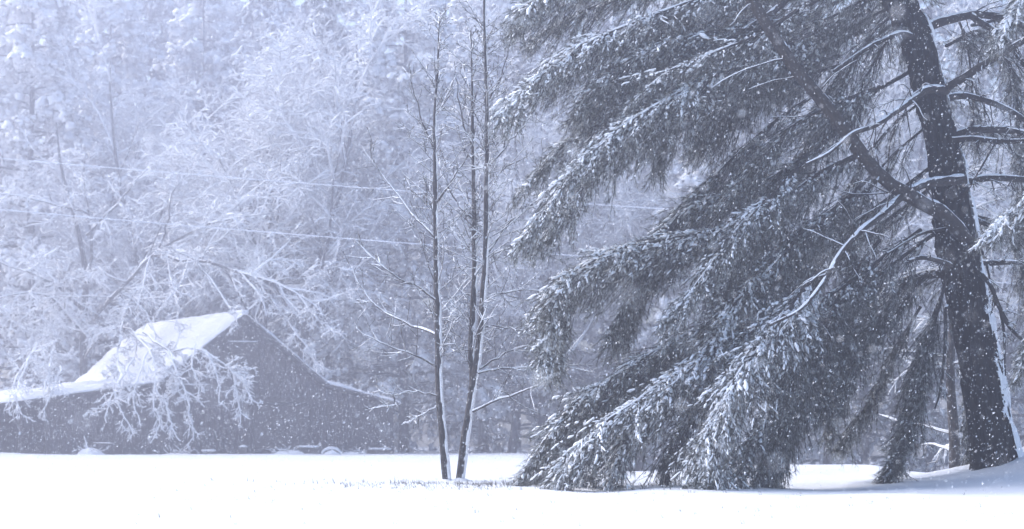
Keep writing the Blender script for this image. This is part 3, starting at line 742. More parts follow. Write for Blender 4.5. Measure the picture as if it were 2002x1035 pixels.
def bough_world(tree, C, r0, hang, side, dens, snow, rng, name='bough', K=8, nk=30, back=0.0):
    L = np.linalg.norm(np.diff(C, axis=0), axis=1).sum()
    C = C + 0.05 * np.stack([vnoise(C * 1.6, 41), vnoise(C * 1.6, 42), vnoise(C * 1.6, 43)], 1) * np.linspace(0, 1, len(C))[:, None]
    T = norm(np.gradient(C, axis=0))
    lm, nd, sn = MB(), MB(), MB()
    tt = np.linspace(0, 1, len(C)); rad = r0 * 0.62 * (1 - tt) + 0.006
    lm.tubes(C, rad, 7)
    snow_on(sn, C[None], rad[None] * (0.35 + 0.65 * ss(0.2, 0.7, tt))[None], 0.022 * min(1.0, 0.3 + snow), 6)
    n2 = int(dens * L * 1.15)
    t = 0.05 + 0.95 * rng.random(n2) ** 0.85
    ro = lookup(C, t); tg = norm(lookup(T, t))
    sd = norm(np.cross(tg, np.array([[0, 0, 1.0]])))
    dn = np.array([[0, 0, -1.0]]) + 0 * tg
    taper = 0.32 + 0.68 * np.sin(np.pi * np.clip(t * 0.84 + 0.14, 0, 1)) ** 0.7
    ds = rng.normal(0, 1, n2)[:, None] * side; dh = (rng.random(n2) ** 1.1)[:, None] * 1.25 - 0.22
    d = tg * (1.0 + 0.35 * rng.random((n2, 1))) + sd * ds * 0.8 + dn * dh * hang
    l2 = (0.35 + 0.85 * rng.random(n2)) * taper * (0.55 + 0.55 * hang + 0.35 * side)
    bp, br = grow(rng, ro, d, l2, np.full(n2, 0.007), np.full(n2, 0.004), 6, 0.11, (0, 0, -0.38))
    lm.tubes(bp, br, 3)
    tS = 0.12 + 0.88 * (np.arange(K)[None] + rng.random((n2, K))) / K
    x = tS * 5; i = np.clip(x.astype(int), 0, 4); f = (x - i)[..., None]; n = np.arange(n2)[:, None]
    sr = bp[n, i] * (1 - f) + bp[n, i + 1] * f; st = norm(bp[n, i + 1] - bp[n, i])
    sr, st = sr.reshape(-1, 3), st.reshape(-1, 3); N = len(sr)
    sdv = norm(st * 1.0 + rng.normal(0, 0.42, (N, 3)) + np.array([[0, 0, -0.12]]))
    sl_ = 0.10 + 0.15 * rng.random(N)
    e = sr + sdv * sl_[:, None]
    pt = rng.random(N) < 0.35
    lm.tubes(np.stack([sr, e], 1)[pt], np.tile([0.004, 0.0025], (int(pt.sum()), 1)), 3)
    needles(nd, rng, sr, sdv, sl_ * 1.05, nk // 2, 0.075, 0.0072, 46, 0.0)
    needles(nd, rng, sr, sdv, sl_ * 1.05, nk - nk // 2, 0.125, 0.0050, 30, 0.1)
    for seg in range(1, 5):
        dv = bp[:, seg + 1] - bp[:, seg]; ln_ = np.linalg.norm(dv, axis=1)
        needles(nd, rng, bp[:, seg], norm(dv), ln_, 8, 0.078, 0.0072, 46, 0.0)
    # snow lies thickest on the upper side and towards the tip of the bough
    lowest = (0.25 + 0.75 * hang) * (1.0 if snow < 0.7 else 1.35)
    def upper(p, t_): return np.clip(1 + (p[:, 2] - lookup(C, t_)[:, 2]) / (0.6 * lowest), 0, 1)
    mid = bp[:, 3]; ub = upper(mid, t)
    pb_ = 2.2 * snow * (0.012 + 1.1 * ub ** (1.5 / max(1.0, 1.7 * snow))) * (0.45 + 0.75 * ss(0.1, 0.7, t)) * np.clip(1 + 0.9 * vnoise(mid * 1.7, 33), 0.1, 2)
    kb = rng.random(n2) < pb_
    if kb.any():
        q = bp[kb][:, 1:]; nb = len(q)
        hzn = np.sqrt(np.clip(1 - norm(q[:, -1] - q[:, 0])[:, 2] ** 2, 0, 1))
        hq = hzn > (0.35 if snow < 0.9 else 0.12); q = q[hq]; u_ = ub[kb][hq]; nb = len(q)
        for seg in range(4):                          # broken into separate lumps along the branchlet
            g = rng.random(nb) < 0.72
            A, Bq = q[g, seg], q[g, seg + 1]
            dv_ = Bq - A; ln2 = np.linalg.norm(dv_, axis=1, keepdims=True); okk = np.abs(dv_[:, 2]) < (0.72 if snow < 0.9 else 0.93) * ln2[:, 0]
            Bq = A + norm(dv_ / ln2 + rng.normal(0, 0.22, A.shape)) * np.minimum(ln2, rng.uniform(0.06, 0.16, (len(A), 1))); A, Bq = A[okk], Bq[okk]; ug = u_[g][okk]
            pads(sn, rng, A - (Bq - A) * 0.1, Bq + (Bq - A) * 0.1, (0.012 + 0.032 * rng.random(len(A)) ** 1.4 * ug), 0.02, 0.85, M=4)
    tb = np.repeat(t, K); up = upper(sr, tb)
    pr = 2.3 * snow * (0.012 + 0.95 * up ** (1.5 / max(1.0, 1.7 * snow))) * (0.5 + 0.7 * ss(0.15, 0.75, tb)) * np.clip(1 + 0.9 * vnoise(sr * 2.0, 31), 0.1, 2)
    pk = rng.random(N) < pr
    a = sr[pk]; b = sr[pk] + sdv[pk] * (0.03 + 0.075 * rng.random((int(pk.sum()), 1)))
    pads(sn, rng, a, b, (0.011 + 0.027 * rng.random(pk.sum()) ** 1.3 * up[pk]), 0.014, 0.85, M=3)
    o = lm.build(name, BARK_LIMB, tree); rel(o, tree)
    nd.build('needles', NEEDLE, o, False)
    sn.build('snow', SNOW, o)
    return o

PD = 39.0
pb = at_ground(1946, PD)
pine = thing('great_pine', 'huge old pine with black trunk and snow laden boughs sweeping to the ground', 'pine tree', (pb[0], pb[1], 0.2))
def trunk():
    rows = [(1952, 935, PD, .50), (1948, 900, PD, .41), (1936, 840, PD, .385), (1925, 780, PD, .375), (1908, 690, PD, .365), (1892, 600, PD, .355), (1873, 490, PD, .345), (1862, 410, PD, .33), (1848, 320, PD, .305), (1828, 230, PD, .285), (1808, 150, PD, .28), (1786, 60, PD, .285), (1756, -10, PD, .28), (1715, -120, PD, .26), (1660, -300, PD, .22), (1600, -520, PD, .14), (1560, -760, PD, .04)]
    S = spline([np.append(P(a, b, c), r * 0.84) for a, b, c, r in rows], 420)
    c, r = S[:, :3], S[:, 3]
    nA = 90
    a, k = np.meshgrid(np.linspace(0, 2 * np.pi, nA + 1)[:-1], np.arange(420), indexing='xy')
    cc, rr = c[k], r[k]; zz = cc[..., 2]
    q = np.stack([np.cos(a) * 5.2, np.sin(a) * 5.2, zz * 1.6], -1)
    d = 0.055 * np.abs(vnoise(q * 1.3, 2)) + 0.030 * vnoise(q * 2.7, 3) + 0.018 * vnoise(q * np.array([5, 5, 6]), 5)
    d = d + 0.05 * vnoise(np.stack([np.cos(a) * 1.2, np.sin(a) * 1.2, zz * 0.5], -1), 6)
    flare = 0.06 * np.exp(-(zz - 0.2).clip(0) / 0.35) * (0.6 + 0.6 * np.cos(a * 5 + 1))
    Vv = cc + (rr + d + flare)[..., None] * np.stack([np.cos(a), np.sin(a), 0 * a], -1)
    m = MB(); m.grid(np.concatenate([Vv, Vv[:, :1]], 1)); o = part(m, 'trunk', BARK_PINE, pine, True)
    # wind-driven snow stuck down the right-hand side
    sel = slice(6, 330); th = np.linspace(-1.15, 0.7, 46)
    a2, k2 = np.meshgrid(th, np.arange(420)[sel], indexing='xy')
    cc, rr = c[k2], r[k2]; zz = cc[..., 2]
    g = 0.60 - 0.5 * ss(2.5, 6.5, zz) - np.abs(a2 + 0.15) ** 1.5 * 1.9 + 0.85 * vnoise(np.stack([a2 * 2.2, zz * 2.6, 0 * zz], -1), 12) + 0.4 * vnoise(np.stack([a2 * 7, zz * 7, 0 * zz], -1), 13) + 0.2 * vnoise(np.stack([a2 * 18, zz * 16, 0 * zz], -1), 14)
    V2 = cc + (rr + 0.05 * np.clip(g, -0.2, 1.3) + 0.036 + 0.03 * (g > 0))[..., None] * np.stack([np.cos(a2), np.sin(a2), 0 * a2], -1)
    m = MB(); m.grid(V2, (g[:-1, :-1] > 0)); m.build('snow', SNOW, o)
trunk()

def limb(pts, r0, r1, th=0.035, seed=0):
    c = spline([P(*q) for q in pts], 26)
    t = np.linspace(0, 1, 26); r = r0 * (1 - t) + r1 * t
    c = c + 0.02 * np.stack([vnoise(c * 2 + seed, 1), vnoise(c * 2 + seed, 2), vnoise(c * 2 + seed, 3)], 1) * (t > 0.05)[:, None]
    m = MB(); m.tubes(c, r * (1 + 0.12 * vnoise(c * 6, 4)), 10, cap=True); o = part(m, 'limb', BARK_LIMB, pine, True)
    m = MB(); cs = spline(c, 70); rr = np.interp(np.linspace(0, 1, 70), t, r); tz = norm(np.gradient(cs, axis=0))[:, 2]
    kz = ss(0.15, 0.7, np.sqrt(np.clip(1 - tz ** 2, 0, 1))); nz = 1 + 0.35 * vnoise(cs * 5, 6) + 0.25 * vnoise(cs * 13, 7)
    m.tubes(cs + np.array([[0, 0, 1.0]]) * (rr * 0.80 * kz)[:, None], (rr * 0.50 + th * 0.16) * nz * (0.3 + 0.7 * kz), 8, 0.7)
    # side twigs
    rg = np.random.default_rng(seed + 900)
    ro, d, L, q = children(rg, c[None], r[None], 18, 0.2, (35, 75), (0.07, 0.2), 0.3)
    p, ra = grow(rg, ro, d, L, np.clip(q, 0.006, 0.014), np.full(len(q), 0.004), 7, 0.14, (0, 0, -0.5))
    ro, d, L, q = children(rg, p, ra, 5, 0.2, (30, 65), (0.25, 0.5), 0.6)
    p2, ra2 = grow(rg, ro, d, L, np.full(len(q), 0.005), np.full(len(q), 0.003), 5, 0.14, (0, 0, -0.5))
    m2 = MB(); m2.tubes(p, ra, 4); m2.tubes(p2, ra2, 3); m2.build('twigs', BARK_LIMB, o)
    snow_on(m, p, ra, 0.014, 4); m.build('snow', SNOW, o)
    return o
limb([(1890, 470, 38.8), (1850, 425, 38.2), (1800, 395, 37.4), (1740, 360, 36.7), (1690, 310, 36.4), (1640, 240, 36.3), (1580, 165, 36.0), (1510, 70, 35.6), (1455, -30, 35.4), (1380, -200, 35.2), (1330, -380, 35.2)], 0.130, 0.065, 0.05, 1)
limb([(1850, 178, 38.7), (1815, 176, 38.2), (1765, 208, 37.4), (1710, 245, 36.6), (1665, 262, 36.2), (1620, 300, 35.9), (1575, 322, 35.8)], 0.075, 0.02, 0.05, 2)
limb([(1880, 352, 38.7), (1815, 358, 37.8), (1770, 380, 37), (1720, 425, 36.3), (1680, 455, 35.8), (1640, 505, 35.4), (1600, 565, 35), (1560, 610, 34.7), (1505, 637, 34.5)], 0.085, 0.022, 0.055, 3)
limb([(1825, 190, 38.9), (1880, 155, 38.4), (1940, 115, 38), (2010, 75, 37.6), (2060, 40, 37.4)], 0.07, 0.045, 0.015, 4)
limb([(1835, 195, 39), (1890, 188, 39.3), (1950, 205, 39.6), (2010, 240, 40), (2070, 300, 40)], 0.06, 0.035, 0.05, 5)
limb([(1850, 270, 39), (1900, 255, 39.2), (1960, 255, 39.5), (2020, 268, 39.8), (2090, 300, 40)], 0.075, 0.04, 0.06, 6)
limb([(1855, 275, 38.8), (1905, 272, 38.5), (1960, 278, 38.2), (2030, 275, 38), (2090, 290, 38)], 0.05, 0.03, 0.03, 7)
limb([(1865, 360, 39), (1915, 352, 39.2), (1965, 348, 39.5), (2020, 358, 40), (2090, 400, 40.4)], 0.065, 0.035, 0.06, 8)
limb([(1800, 60, 39), (1850, 40, 39.3), (1910, 28, 39.7), (1970, 40, 40), (2030, 62, 40.4), (2100, 100, 41)], 0.085, 0.04, 0.06, 9)
limb([(1900, 32, 39.6), (1935, 55, 39.5), (1965, 75, 39.5), (1990, 110, 39.5), (2020, 150, 39.5)], 0.06, 0.035, 0.05, 10)
limb([(1885, 512, 39), (1930, 515, 39.1), (1980, 512, 39.2), (2040, 520, 39.4)], 0.05, 0.03, 0.055, 11)
limb([(1895, 515, 38.9), (1935, 555, 38.6), (1955, 600, 38.4), (1975, 640, 38.2), (2030, 690, 38)], 0.045, 0.03, 0.03, 12)
limb([(1955, 600, 38.4), (1962, 650, 38.4), (1965, 700, 38.4), (1966, 735, 38.4)], 0.028, 0.012, 0.01, 13)
limb([(1860, 522, 38.8), (1830, 508, 38.2), (1800, 503, 38), (1775, 510, 37.8)], 0.05, 0.03, 0.05, 14)
limb([(1870, 530, 39.3), (1800, 540, 39.8), (1730, 565, 40.2), (1670, 590, 40.5), (1610, 630, 40.8), (1560, 700, 41)], 0.09, 0.03, 0.06, 15)
limb([(1850, 448, 38.8), (1810, 455, 38.3), (1770, 475, 38), (1735, 495, 37.7)], 0.035, 0.015, 0.03, 16)
limb([(1800, 80, 39), (1765, 68, 38.6), (1730, 78, 38.3), (1690, 98, 38), (1630, 140, 37.8)], 0.06, 0.025, 0.05, 17)
limb([(1690, 60, 41), (1620, 90, 41), (1540, 125, 41), (1470, 165, 41)], 0.05, 0.03, 0.04, 18)
limb([(1560, -20, 37.6), (1510, 25, 37.4), (1455, 60, 37.2), (1400, 90, 37)], 0.06, 0.03, 0.05, 19)
limb([(1870, 640, 38.7), (1852, 600, 38.4), (1848, 680, 38.3), (1840, 760, 38.2), (1828, 800, 38.2)], 0.04, 0.015, 0.008, 20)
limb([(1870, 300, 38.8), (1900, 245, 38.5), (1915, 215, 38.4)], 0.022, 0.012, 0.008, 21)
limb([(1880, 390, 38.7), (1905, 350, 38.4), (1940, 290, 38.2), (1952, 270, 38.2)], 0.022, 0.01, 0.008, 22)
limb([(1890, 420, 39), (1930, 440, 39.4), (1980, 445, 39.6), (2040, 450, 39.8)], 0.045, 0.03, 0.045, 23)
limb([(1885, 400, 39.2), (1915, 470, 39.5), (1930, 530, 39.6), (1945, 600, 39.8)], 0.03, 0.012, 0.012, 24)

# spine (pixel x, y, distance), limb radius, hang, side, branchlets per metre, snow
B = [
    ([(1510, -40, 38), (1400, -10, 37.2), (1290, 25, 36.6), (1180, 70, 36.2), (1100, 115, 36), (1040, 160, 35.9), (985, 212, 35.8)], .05, .75, .7, 26, .80),
    ([(1400, -90, 38.5), (1280, -60, 38), (1160, -25, 37.6), (1080, 5, 37.4), (1012, 44, 37.2)], .04, .6, .6, 24, .45),
    ([(1560, 60, 38.4), (1430, 110, 38), (1300, 165, 37.8), (1200, 225, 37.6), (1110, 280, 37.4), (1035, 352, 37.2)], .05, .7, .7, 26, .55),
    ([(1600, 60, 37.6), (1450, 125, 36.6), (1323, 185, 35.8), (1203, 260, 35.4), (1100, 357, 35.2), (1026, 464, 35)], .055, .85, .75, 30, .75),
    ([(1520, 60, 37.6), (1420, 60, 37), (1320, 80, 36.6), (1230, 125, 36.4), (1150, 190, 36.4)], .05, .9, .8, 26, .35),
    ([(1560, 110, 38.4), (1470, 130, 37.8), (1390, 180, 37.4), (1320, 250, 37.2), (1290, 310, 37.2)], .045, .7, .7, 26, .25),
    ([(1490, 425, 37.2), (1400, 450, 36.8), (1300, 470, 36.4), (1200, 492, 36), (1130, 532, 35.8), (1085, 590, 35.7), (1060, 690, 35.6)], .05, .95, .55, 38, .75),
    ([(1400, 455, 36.9), (1330, 480, 36.9), (1270, 520, 36.8), (1235, 570, 36.8), (1200, 640, 36.8)], .035, .6, .5, 24, .3),
    ([(1560, 330, 37), (1500, 390, 36.2), (1440, 450, 35.8), (1380, 530, 35.6), (1310, 612, 35.4)], .05, .75, .7, 32, .75),
    ([(1600, 480, 38), (1480, 570, 37.2), (1370, 640, 36.8), (1250, 705, 36.5), (1140, 775, 36.3), (1065, 860, 36.2), (1010, 945, 36.1)], .06, .85, .75, 34, .65),
    ([(1560, 560, 37), (1450, 650, 36), (1340, 720, 35.3), (1230, 790, 35), (1155, 850, 34.8), (1080, 945, 34.7)], .055, .95, .8, 36, 1.0),
    ([(1480, 640, 36.2), (1400, 690, 35.7), (1320, 745, 35.4), (1260, 800, 35.2), (1215, 870, 35.1), (1190, 940, 35)], .05, .8, .8, 32, .95),
    ([(1600, 530, 36.4), (1530, 620, 35.3), (1460, 705, 34.6), (1410, 790, 34.2), (1375, 870, 34), (1385, 955, 33.9)], .055, .85, .8, 46, 1.6),
    ([(1540, 470, 37), (1460, 560, 36.2), (1400, 650, 35.8), (1355, 730, 35.6)], .045, .7, .7, 32, .9),
    ([(1440, 740, 37.4), (1370, 800, 37.2), (1320, 860, 37), (1300, 945, 37)], .04, .7, .8, 34, .2),
    ([(1450, 780, 36.8), (1400, 850, 36.6), (1370, 940, 36.5)], .035, .6, .7, 30, .3),
    ([(1680, 520, 38), (1620, 620, 37.2), (1580, 700, 36.8), (1540, 790, 36.6), (1490, 915, 36.5)], .05, .95, .75, 38, .25),
    ([(1600, 600, 36.6), (1560, 690, 36), (1520, 770, 35.7), (1480, 850, 35.5), (1450, 920, 35.4)], .045, .8, .7, 36, .5),
    ([(1690, 600, 39), (1665, 660, 38.9), (1645, 740, 38.8), (1622, 845, 38.8)], .025, .30, .30, 30, .12),
    ([(1800, 600, 39.4), (1765, 660, 39.3), (1725, 740, 39.2), (1690, 800, 39.2), (1655, 855, 39.2)], .035, .42, .35, 34, .15),
    ([(1850, 545, 38.8), (1820, 660, 38.4), (1795, 760, 38.2), (1765, 850, 38.1), (1735, 930, 38)], .04, .60, .48, 44, .12),
    ([(1840, 580, 39.4), (1800, 680, 39.3), (1775, 780, 39.2), (1750, 900, 39.2)], .035, .5, .4, 36, .10),
    ([(1890, 660, 40.4), (1892, 760, 40.4), (1895, 915, 40.4)], .025, .3, .25, 26, .08),
    # the dark inner mass
    ([(1780, 140, 39.6), (1680, 200, 39.4), (1580, 290, 39.2), (1490, 400, 39), (1430, 480, 39)], .05, .9, .9, 20, .22),
    ([(1830, 320, 39.5), (1720, 400, 39), (1610, 480, 38.6), (1510, 570, 38.4)], .05, .9, .9, 22, .22),
    ([(1700, 20, 39.5), (1600, 70, 39.2), (1490, 150, 39), (1390, 235, 38.8)], .05, .9, .9, 24, .22),
    ([(1660, 240, 38.4), (1570, 310, 38), (1460, 370, 37.6), (1380, 390, 37.4), (1300, 440, 37.4)], .05, .8, .7, 30, .45),
    ([(1860, 520, 39.6), (1750, 555, 39.8), (1650, 620, 40), (1570, 700, 40.2)], .05, .9, .9, 22, .2),
    ([(1660, -40, 38.6), (1570, 10, 38.4), (1450, 45, 38), (1320, 110, 37.8)], .05, .9, .9, 26, .35),
    ([(1560, 380, 37.6), (1480, 480, 37.2), (1430, 580, 37), (1370, 680, 36.9)], .05, .8, .8, 30, .5),
    ([(1600, 180, 38.4), (1500, 250, 38), (1420, 320, 37.8), (1320, 420, 37.6)], .045, .6, .6, 26, .3),
    ([(1800, 450, 38.4), (1690, 530, 37.8), (1600, 600, 37.2), (1520, 690, 36.8)], .05, .9, .9, 26, .35),
    ([(1820, 240, 39.4), (1730, 320, 39.2), (1690, 400, 39), (1660, 500, 39)], .03, .6, .6, 12, .15),
    ([(1720, 330, 38), (1640, 400, 37.4), (1570, 450, 37), (1500, 540, 36.6), (1440, 620, 36.4)], .045, .8, .8, 26, .4),
    ([(1780, 540, 38.6), (1720, 620, 38.2), (1660, 680, 38), (1610, 780, 37.8)], .04, .8, .6, 30, .2),
    ([(1740, 50, 40.5), (1660, 120, 40.5), (1600, 220, 40.5), (1560, 330, 40.5)], .04, .7, .7, 18, .2),
    ([(1780, -30, 40), (1700, 0, 39.8), (1620, 50, 39.6), (1540, 130, 39.4)], .04, .8, .8, 22, .3),
    # more plumes that fill the upper crown
    ([(1480, -30, 38.4), (1380, 10, 38), (1290, 60, 37.7), (1210, 120, 37.5), (1140, 200, 37.4)], .04, .9, .8, 24, .3),
    ([(1600, 20, 39), (1500, 60, 38.6), (1410, 110, 38.4), (1330, 180, 38.2), (1270, 250, 38)], .04, .95, .9, 24, .25),
    ([(1640, 110, 38.8), (1540, 140, 38.4), (1450, 190, 38), (1370, 260, 37.8)], .04, .8, .8, 24, .25),
    ([(1560, 20, 37), (1480, 70, 36.4), (1400, 100, 36), (1310, 140, 35.8), (1240, 200, 35.8)], .04, .7, .8, 22, .5),
    ([(1720, 170, 37.8), (1640, 200, 37.2), (1560, 240, 36.9), (1490, 310, 36.8), (1420, 380, 36.8)], .04, .8, .8, 24, .3),
    ([(1680, 300, 37.8), (1600, 340, 37.2), (1520, 400, 36.8), (1450, 480, 36.6), (1400, 560, 36.6)], .04, .8, .8, 26, .4),
    ([(1640, 420, 37.4), (1560, 470, 36.8), (1490, 540, 36.4), (1430, 620, 36.2)], .04, .8, .8, 28, .5),
    ([(1720, 470, 38.2), (1660, 540, 37.8), (1600, 630, 37.5), (1560, 740, 37.4)], .04, .8, .8, 28, .25),
    ([(1700, -50, 38), (1620, -10, 37.6), (1530, 40, 37.2), (1440, 120, 37)], .04, .9, .8, 22, .3),
    ([(1640, -60, 40), (1540, -20, 40), (1440, 30, 40), (1360, 100, 40)], .04, .9, .9, 22, .2),
    ([(1800, 200, 40), (1740, 250, 40), (1680, 330, 40), (1640, 420, 40)], .03, .7, .7, 14, .2),
    ([(1760, 20, 38.6), (1710, 60, 38.4), (1660, 140, 38.2), (1610, 230, 38)], .03, .8, .7, 18, .25),
    # rear right side
    ([(1850, 90, 40.5), (1920, 60, 42), (1970, 110, 43), (1990, 220, 43.5), (2000, 330, 43.5)], .04, .6, .6, 22, .2),
    ([(1900, 50, 41), (2000, 40, 42.5), (2060, 140, 43), (2070, 300, 43)], .04, .6, .6, 24, .2),
    ([(1880, 260, 41), (1950, 260, 42.5), (1990, 330, 43), (2000, 460, 43)], .04, .5, .6, 18, .2),
    ([(1900, 420, 41), (1970, 450, 42.5), (2010, 560, 43), (2020, 700, 43)], .04, .5, .6, 20, .2),
    ([(1870, 30, 41), (1890, 90, 41.4), (1900, 180, 41.6), (1905, 260, 41.6)], .03, .5, .5, 14, .15),
]
rs_ = np.random.default_rng(71)
for k, (sp, r, hg, sd, de, sn_) in enumerate(B):
    o = bough(pine, sp, r, hg, sd, de, sn_, 1000 + k)
    if k in (18, 19, 20, 21, 22) or k > 48 or (k % 3 == 2 and k != 6): continue
    for q in range(2 if k in (6, 9, 16) else 1):          # sister boughs of the same whorl, a little deeper in the crown
        c = o.copy(); COL.objects.link(c)
        off = (0.10 + 0.35 * rs_.random(), 0.35 + 0.75 * rs_.random() + 0.5 * q, -0.12 + 0.22 * rs_.random())
        c.location = tuple(o.location[i] + off[i] for i in range(3))
        for ch in o.children:
            d_ = ch.copy(); COL.objects.link(d_); d_.parent = c
# boughs of the crown above the picture: shared meshes, they shade the ground below
rg = np.random.default_rng(8)
proto = []
for k in range(2):
    t = np.linspace(0, 1, 26)
    C = np.stack([5.0 * t, 0.4 * np.sin(3 * t + k), 0.9 * t - 2.6 * t ** 2], 1)
    proto.append(C)
tops = []
for k in range(34):
    zt = 9.5 + k * 0.27
    # trunk axis above the frame
    py = HY - (zt - CZ) / PD * F
    px = float(np.interp(-py, [60, 120, 300, 520, 760], [1740, 1715, 1660, 1600, 1560]))
    if k < 2:
        o = bough_world(pine, proto[k], .05, .8, .8, 20, .7, np.random.default_rng(60 + k), nk=22)
        tops.append(o)
    else:
        s_ = tops[k % 2]; o = s_.copy(); COL.objects.link(o); o.parent = pine
        for ch in s_.children:
            c = ch.copy(); COL.objects.link(c); c.parent = o
    w_ = P(px, py, PD); sc = 1.25 - 0.022 * k
    o.location = (w_[0] - pine.location[0], w_[1] - pine.location[1], w_[2] - pine.location[2])
    o.rotation_euler = (0, 0, k * 2.4 + 1.2); o.scale = (sc, sc, sc)

# ------------------------------------------------------------------ neighbouring pine, only its branch tips reach into the picture
nb_ = at_ground(2420, 36.0)
npine = thing('neighbour_pine', 'bright snow tipped branches of a nearer pine reaching past the great trunk', 'pine tree', nb_)
m = MB(); zz = np.linspace(-0.3, 15, 24); m.tubes(np.stack([nb_[0] + 0 * zz, nb_[1] + 0 * zz, nb_[2] + zz], 1), np.linspace(0.26, 0.04, 24), 14); part(m, 'trunk', BARK_PINE, npine, True)
for k, (sp, hg, sd, de, sn_) in enumerate([
    ([(2420, -160, 36), (2250, -150, 35), (2100, -90, 34.2), (2010, -20, 33.8), (1955, 65, 33.6)], .5, .5, 34, 1.3),
    ([(2420, 230, 36), (2250, 250, 35), (2120, 300, 34), (2020, 380, 33.6), (1935, 450, 33.4)], .5, .5, 30, 1.3),
    ([(2420, 420, 36), (2280, 440, 35.4), (2150, 500, 35), (2050, 600, 34.8), (2000, 700, 34.8)], .5, .5, 26, .9)]):
    bough(npine, sp, .05, hg, sd, de, sn_, 3000 + k)

for k in range(13):  # unseen crown boughs, added outside the view to shade the ground at right
    s_ = tops[k % 2]; o = s_.copy(); COL.objects.link(o); o.parent = npine
    for ch in s_.children:
        c = ch.copy(); COL.objects.link(c); c.parent = o
    o.location = (0, 0, 3.5 + k * 0.8); o.rotation_euler = (0, 0, R(-85 + (k * 47) % 165)); sc = 1.0 - 0.025 * k; o.scale = (sc, sc, sc)

# ------------------------------------------------------------------ sapling seen past the great trunk
def sapling():
    D = 43.0; c = at_ground(1866, D)
    e = thing('slim_tree', 'slim grey tree with snowy twigs just behind the great pine trunk', 'tree', c)
    rng = np.random.default_rng(9)
    pts = spline([c - [0, 0, 0.3], P(1866, 860, D), P(1858, 740, D), P(1862, 600, D), P(1850, 450, D), P(1856, 300, D)], 24)
    r = np.linspace(0.115, 0.02, 24); m = MB(); m.tubes(pts, r, 12); tk = part(m, 'trunk', BARK_YOUNG, e, True)
    sn, tw = MB(), MB(); snow_on(sn, pts[None] + np.array([[[0.06, -0.03, 0]]]), r[None] * 0.8, 0.04, 6)
    ro, d, L, q = children(rng, pts[None], r[None], 26, 0.1, (50, 85), (0.14, 0.3), 0.25)
    p, ra = grow(rng, ro, d, L, np.clip(q, 0.012, 0.02), np.full(len(q), 0.006), 7, 0.12, (0, 0, -0.4)); tw.tubes(p, ra, 5); snow_on(sn, p, ra, 0.05, 5)
    ro, d, L, q = children(rng, p, ra, 6, 0.2, (30, 70), (0.25, 0.5), 0.6)
    p, ra = grow(rng, ro, d, L, np.full(len(q), 0.008), np.full(len(q), 0.005), 5, 0.15, (0, 0, -0.4)); tw.tubes(p, ra, 4); snow_on(sn, p, ra, 0.04, 4)
    part(tw, 'crown', BARK_YOUNG, e, True); sn.build('snow', SNOW, tk)
sapling()

# ------------------------------------------------------------------ grass tips poking through the snow
def grass():
    rng = np.random.default_rng(4); m = MB()
    n1, n2 = 560, 170
    px = np.concatenate([rng.normal(960, 190, n1), rng.uniform(250, 1990, n2)])
    d = np.concatenate([36.6 + rng.normal(0, 1.3, n1), rng.uniform(22, 35, n2)])
    x = (px - CX) / F * d
    z = ground_z(x, d); N = len(x)
    h = np.where(np.arange(N) < n1, rng.uniform(0.03, 0.11, N), rng.uniform(0.015, 0.07, N))
    nb = 3
    x = np.repeat(x, nb) + rng.normal(0, 0.02, N * nb); d = np.repeat(d, nb) + rng.normal(0, 0.02, N * nb); z = np.repeat(z, nb); h = np.repeat(h, nb) * rng.uniform(0.5, 1.1, N * nb)
    N = len(x)
    ro = np.stack([x, d, z - 0.01], 1); dr = np.stack([rng.normal(-0.1, 0.35, N), rng.normal(0, 0.3, N), np.ones(N)], 1)
    p, r = grow(rng, ro, dr, h, np.full(N, 0.0035), np.full(N, 0.001), 3, 0.12, (-0.2, 0, 0))
    m.tubes(p, r, 3)
    tag(m.build('grass', GRASS), 'dry grass tips poking through the snow', 'grass', kind='stuff')
grass()

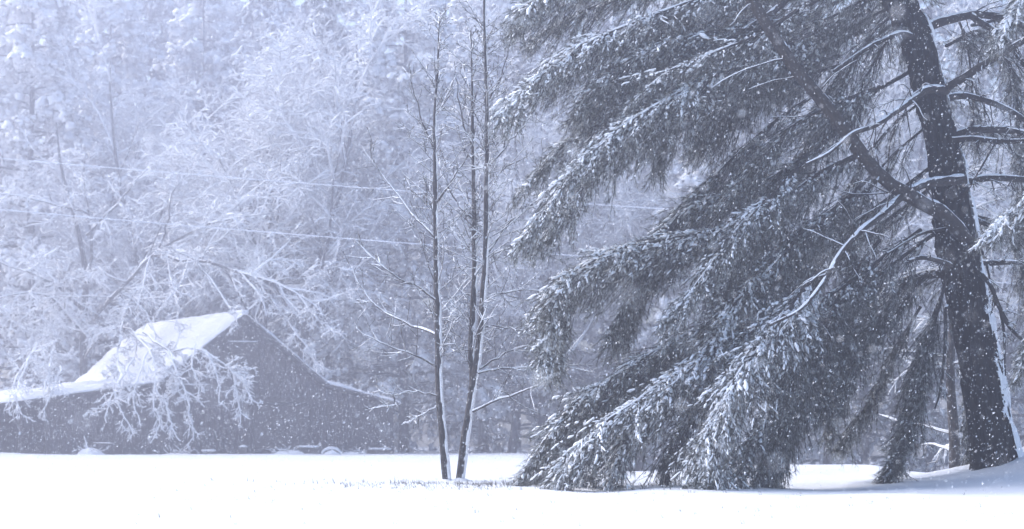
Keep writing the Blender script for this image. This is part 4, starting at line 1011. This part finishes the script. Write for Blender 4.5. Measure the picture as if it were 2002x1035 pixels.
# ------------------------------------------------------------------ falling snow
def flakes():
    rng = np.random.default_rng(12); n = 330000
    y = (rng.random(n) * (84 ** 3 - 4 ** 3) + 4 ** 3) ** (1 / 3)
    x = rng.uniform(-0.28, 0.28, n) * y; z = CZ + rng.uniform(-0.045, 0.215, n) * y
    y[:260] = rng.uniform(2.5, 9, 260); x[:260] = rng.uniform(-0.26, 0.26, 260) * y[:260]; z[:260] = CZ + rng.uniform(-0.04, 0.2, 260) * y[:260]
    ok = z > ground_z(x, y) + 0.05
    c = np.stack([x, y, z], 1)[ok]; n = len(c)
    r = (0.0045 + 0.0055 * rng.random(n) ** 3) * (0.55 + 0.45 * ss(8, 40, y[ok]))
    fa = norm(rng.normal(0, 1, (n, 3))); fb = norm(np.cross(fa, rng.normal(0, 1, (n, 3))))
    q = np.stack([fa, fb - fa * 0.5, -fb - fa * 0.5], 1)
    el = norm(np.array([[-0.5, 0.1, -0.8]]) + rng.normal(0, 0.25, (n, 3)))
    v = q * (r[:, None, None]) * rng.uniform(0.7, 1.3, (n, 3, 1))
    v = v + el[:, None] * ((v * el[:, None]).sum(-1, keepdims=True)) * 1.3
    t = np.array([(0, 1, 2)])
    m = MB(); m.add((c[:, None] + v).reshape(-1, 3), (t[None] + (np.arange(n) * 3)[:, None, None]).reshape(-1, 3))
    tag(m.build('falling_snow', FLAKE), 'small white snowflakes falling through the air', 'snowflakes', kind='stuff')
flakes()

# ------------------------------------------------------------------ haze: the air full of fine snow
m, n, l, b = newmat('haze_air')
n.remove(b)
pv = n.new('ShaderNodeVolumePrincipled')
pv.inputs['Color'].default_value = (*HAZE_COLOR, 1)
pv.inputs['Density'].default_value = HAZE_DENSITY
pv.inputs['Anisotropy'].default_value = 0.6
l.new(pv.outputs[0], n['Material Output'].inputs['Volume'])
mbx = MB(); mbx.box((0, 189, 20.0), (265, 0, 0), (0, 234, 0), (0, 0, 27))
tag(mbx.build('haze', m, None, False), 'pale air thick with fine drifting snow', 'haze', kind='stuff')
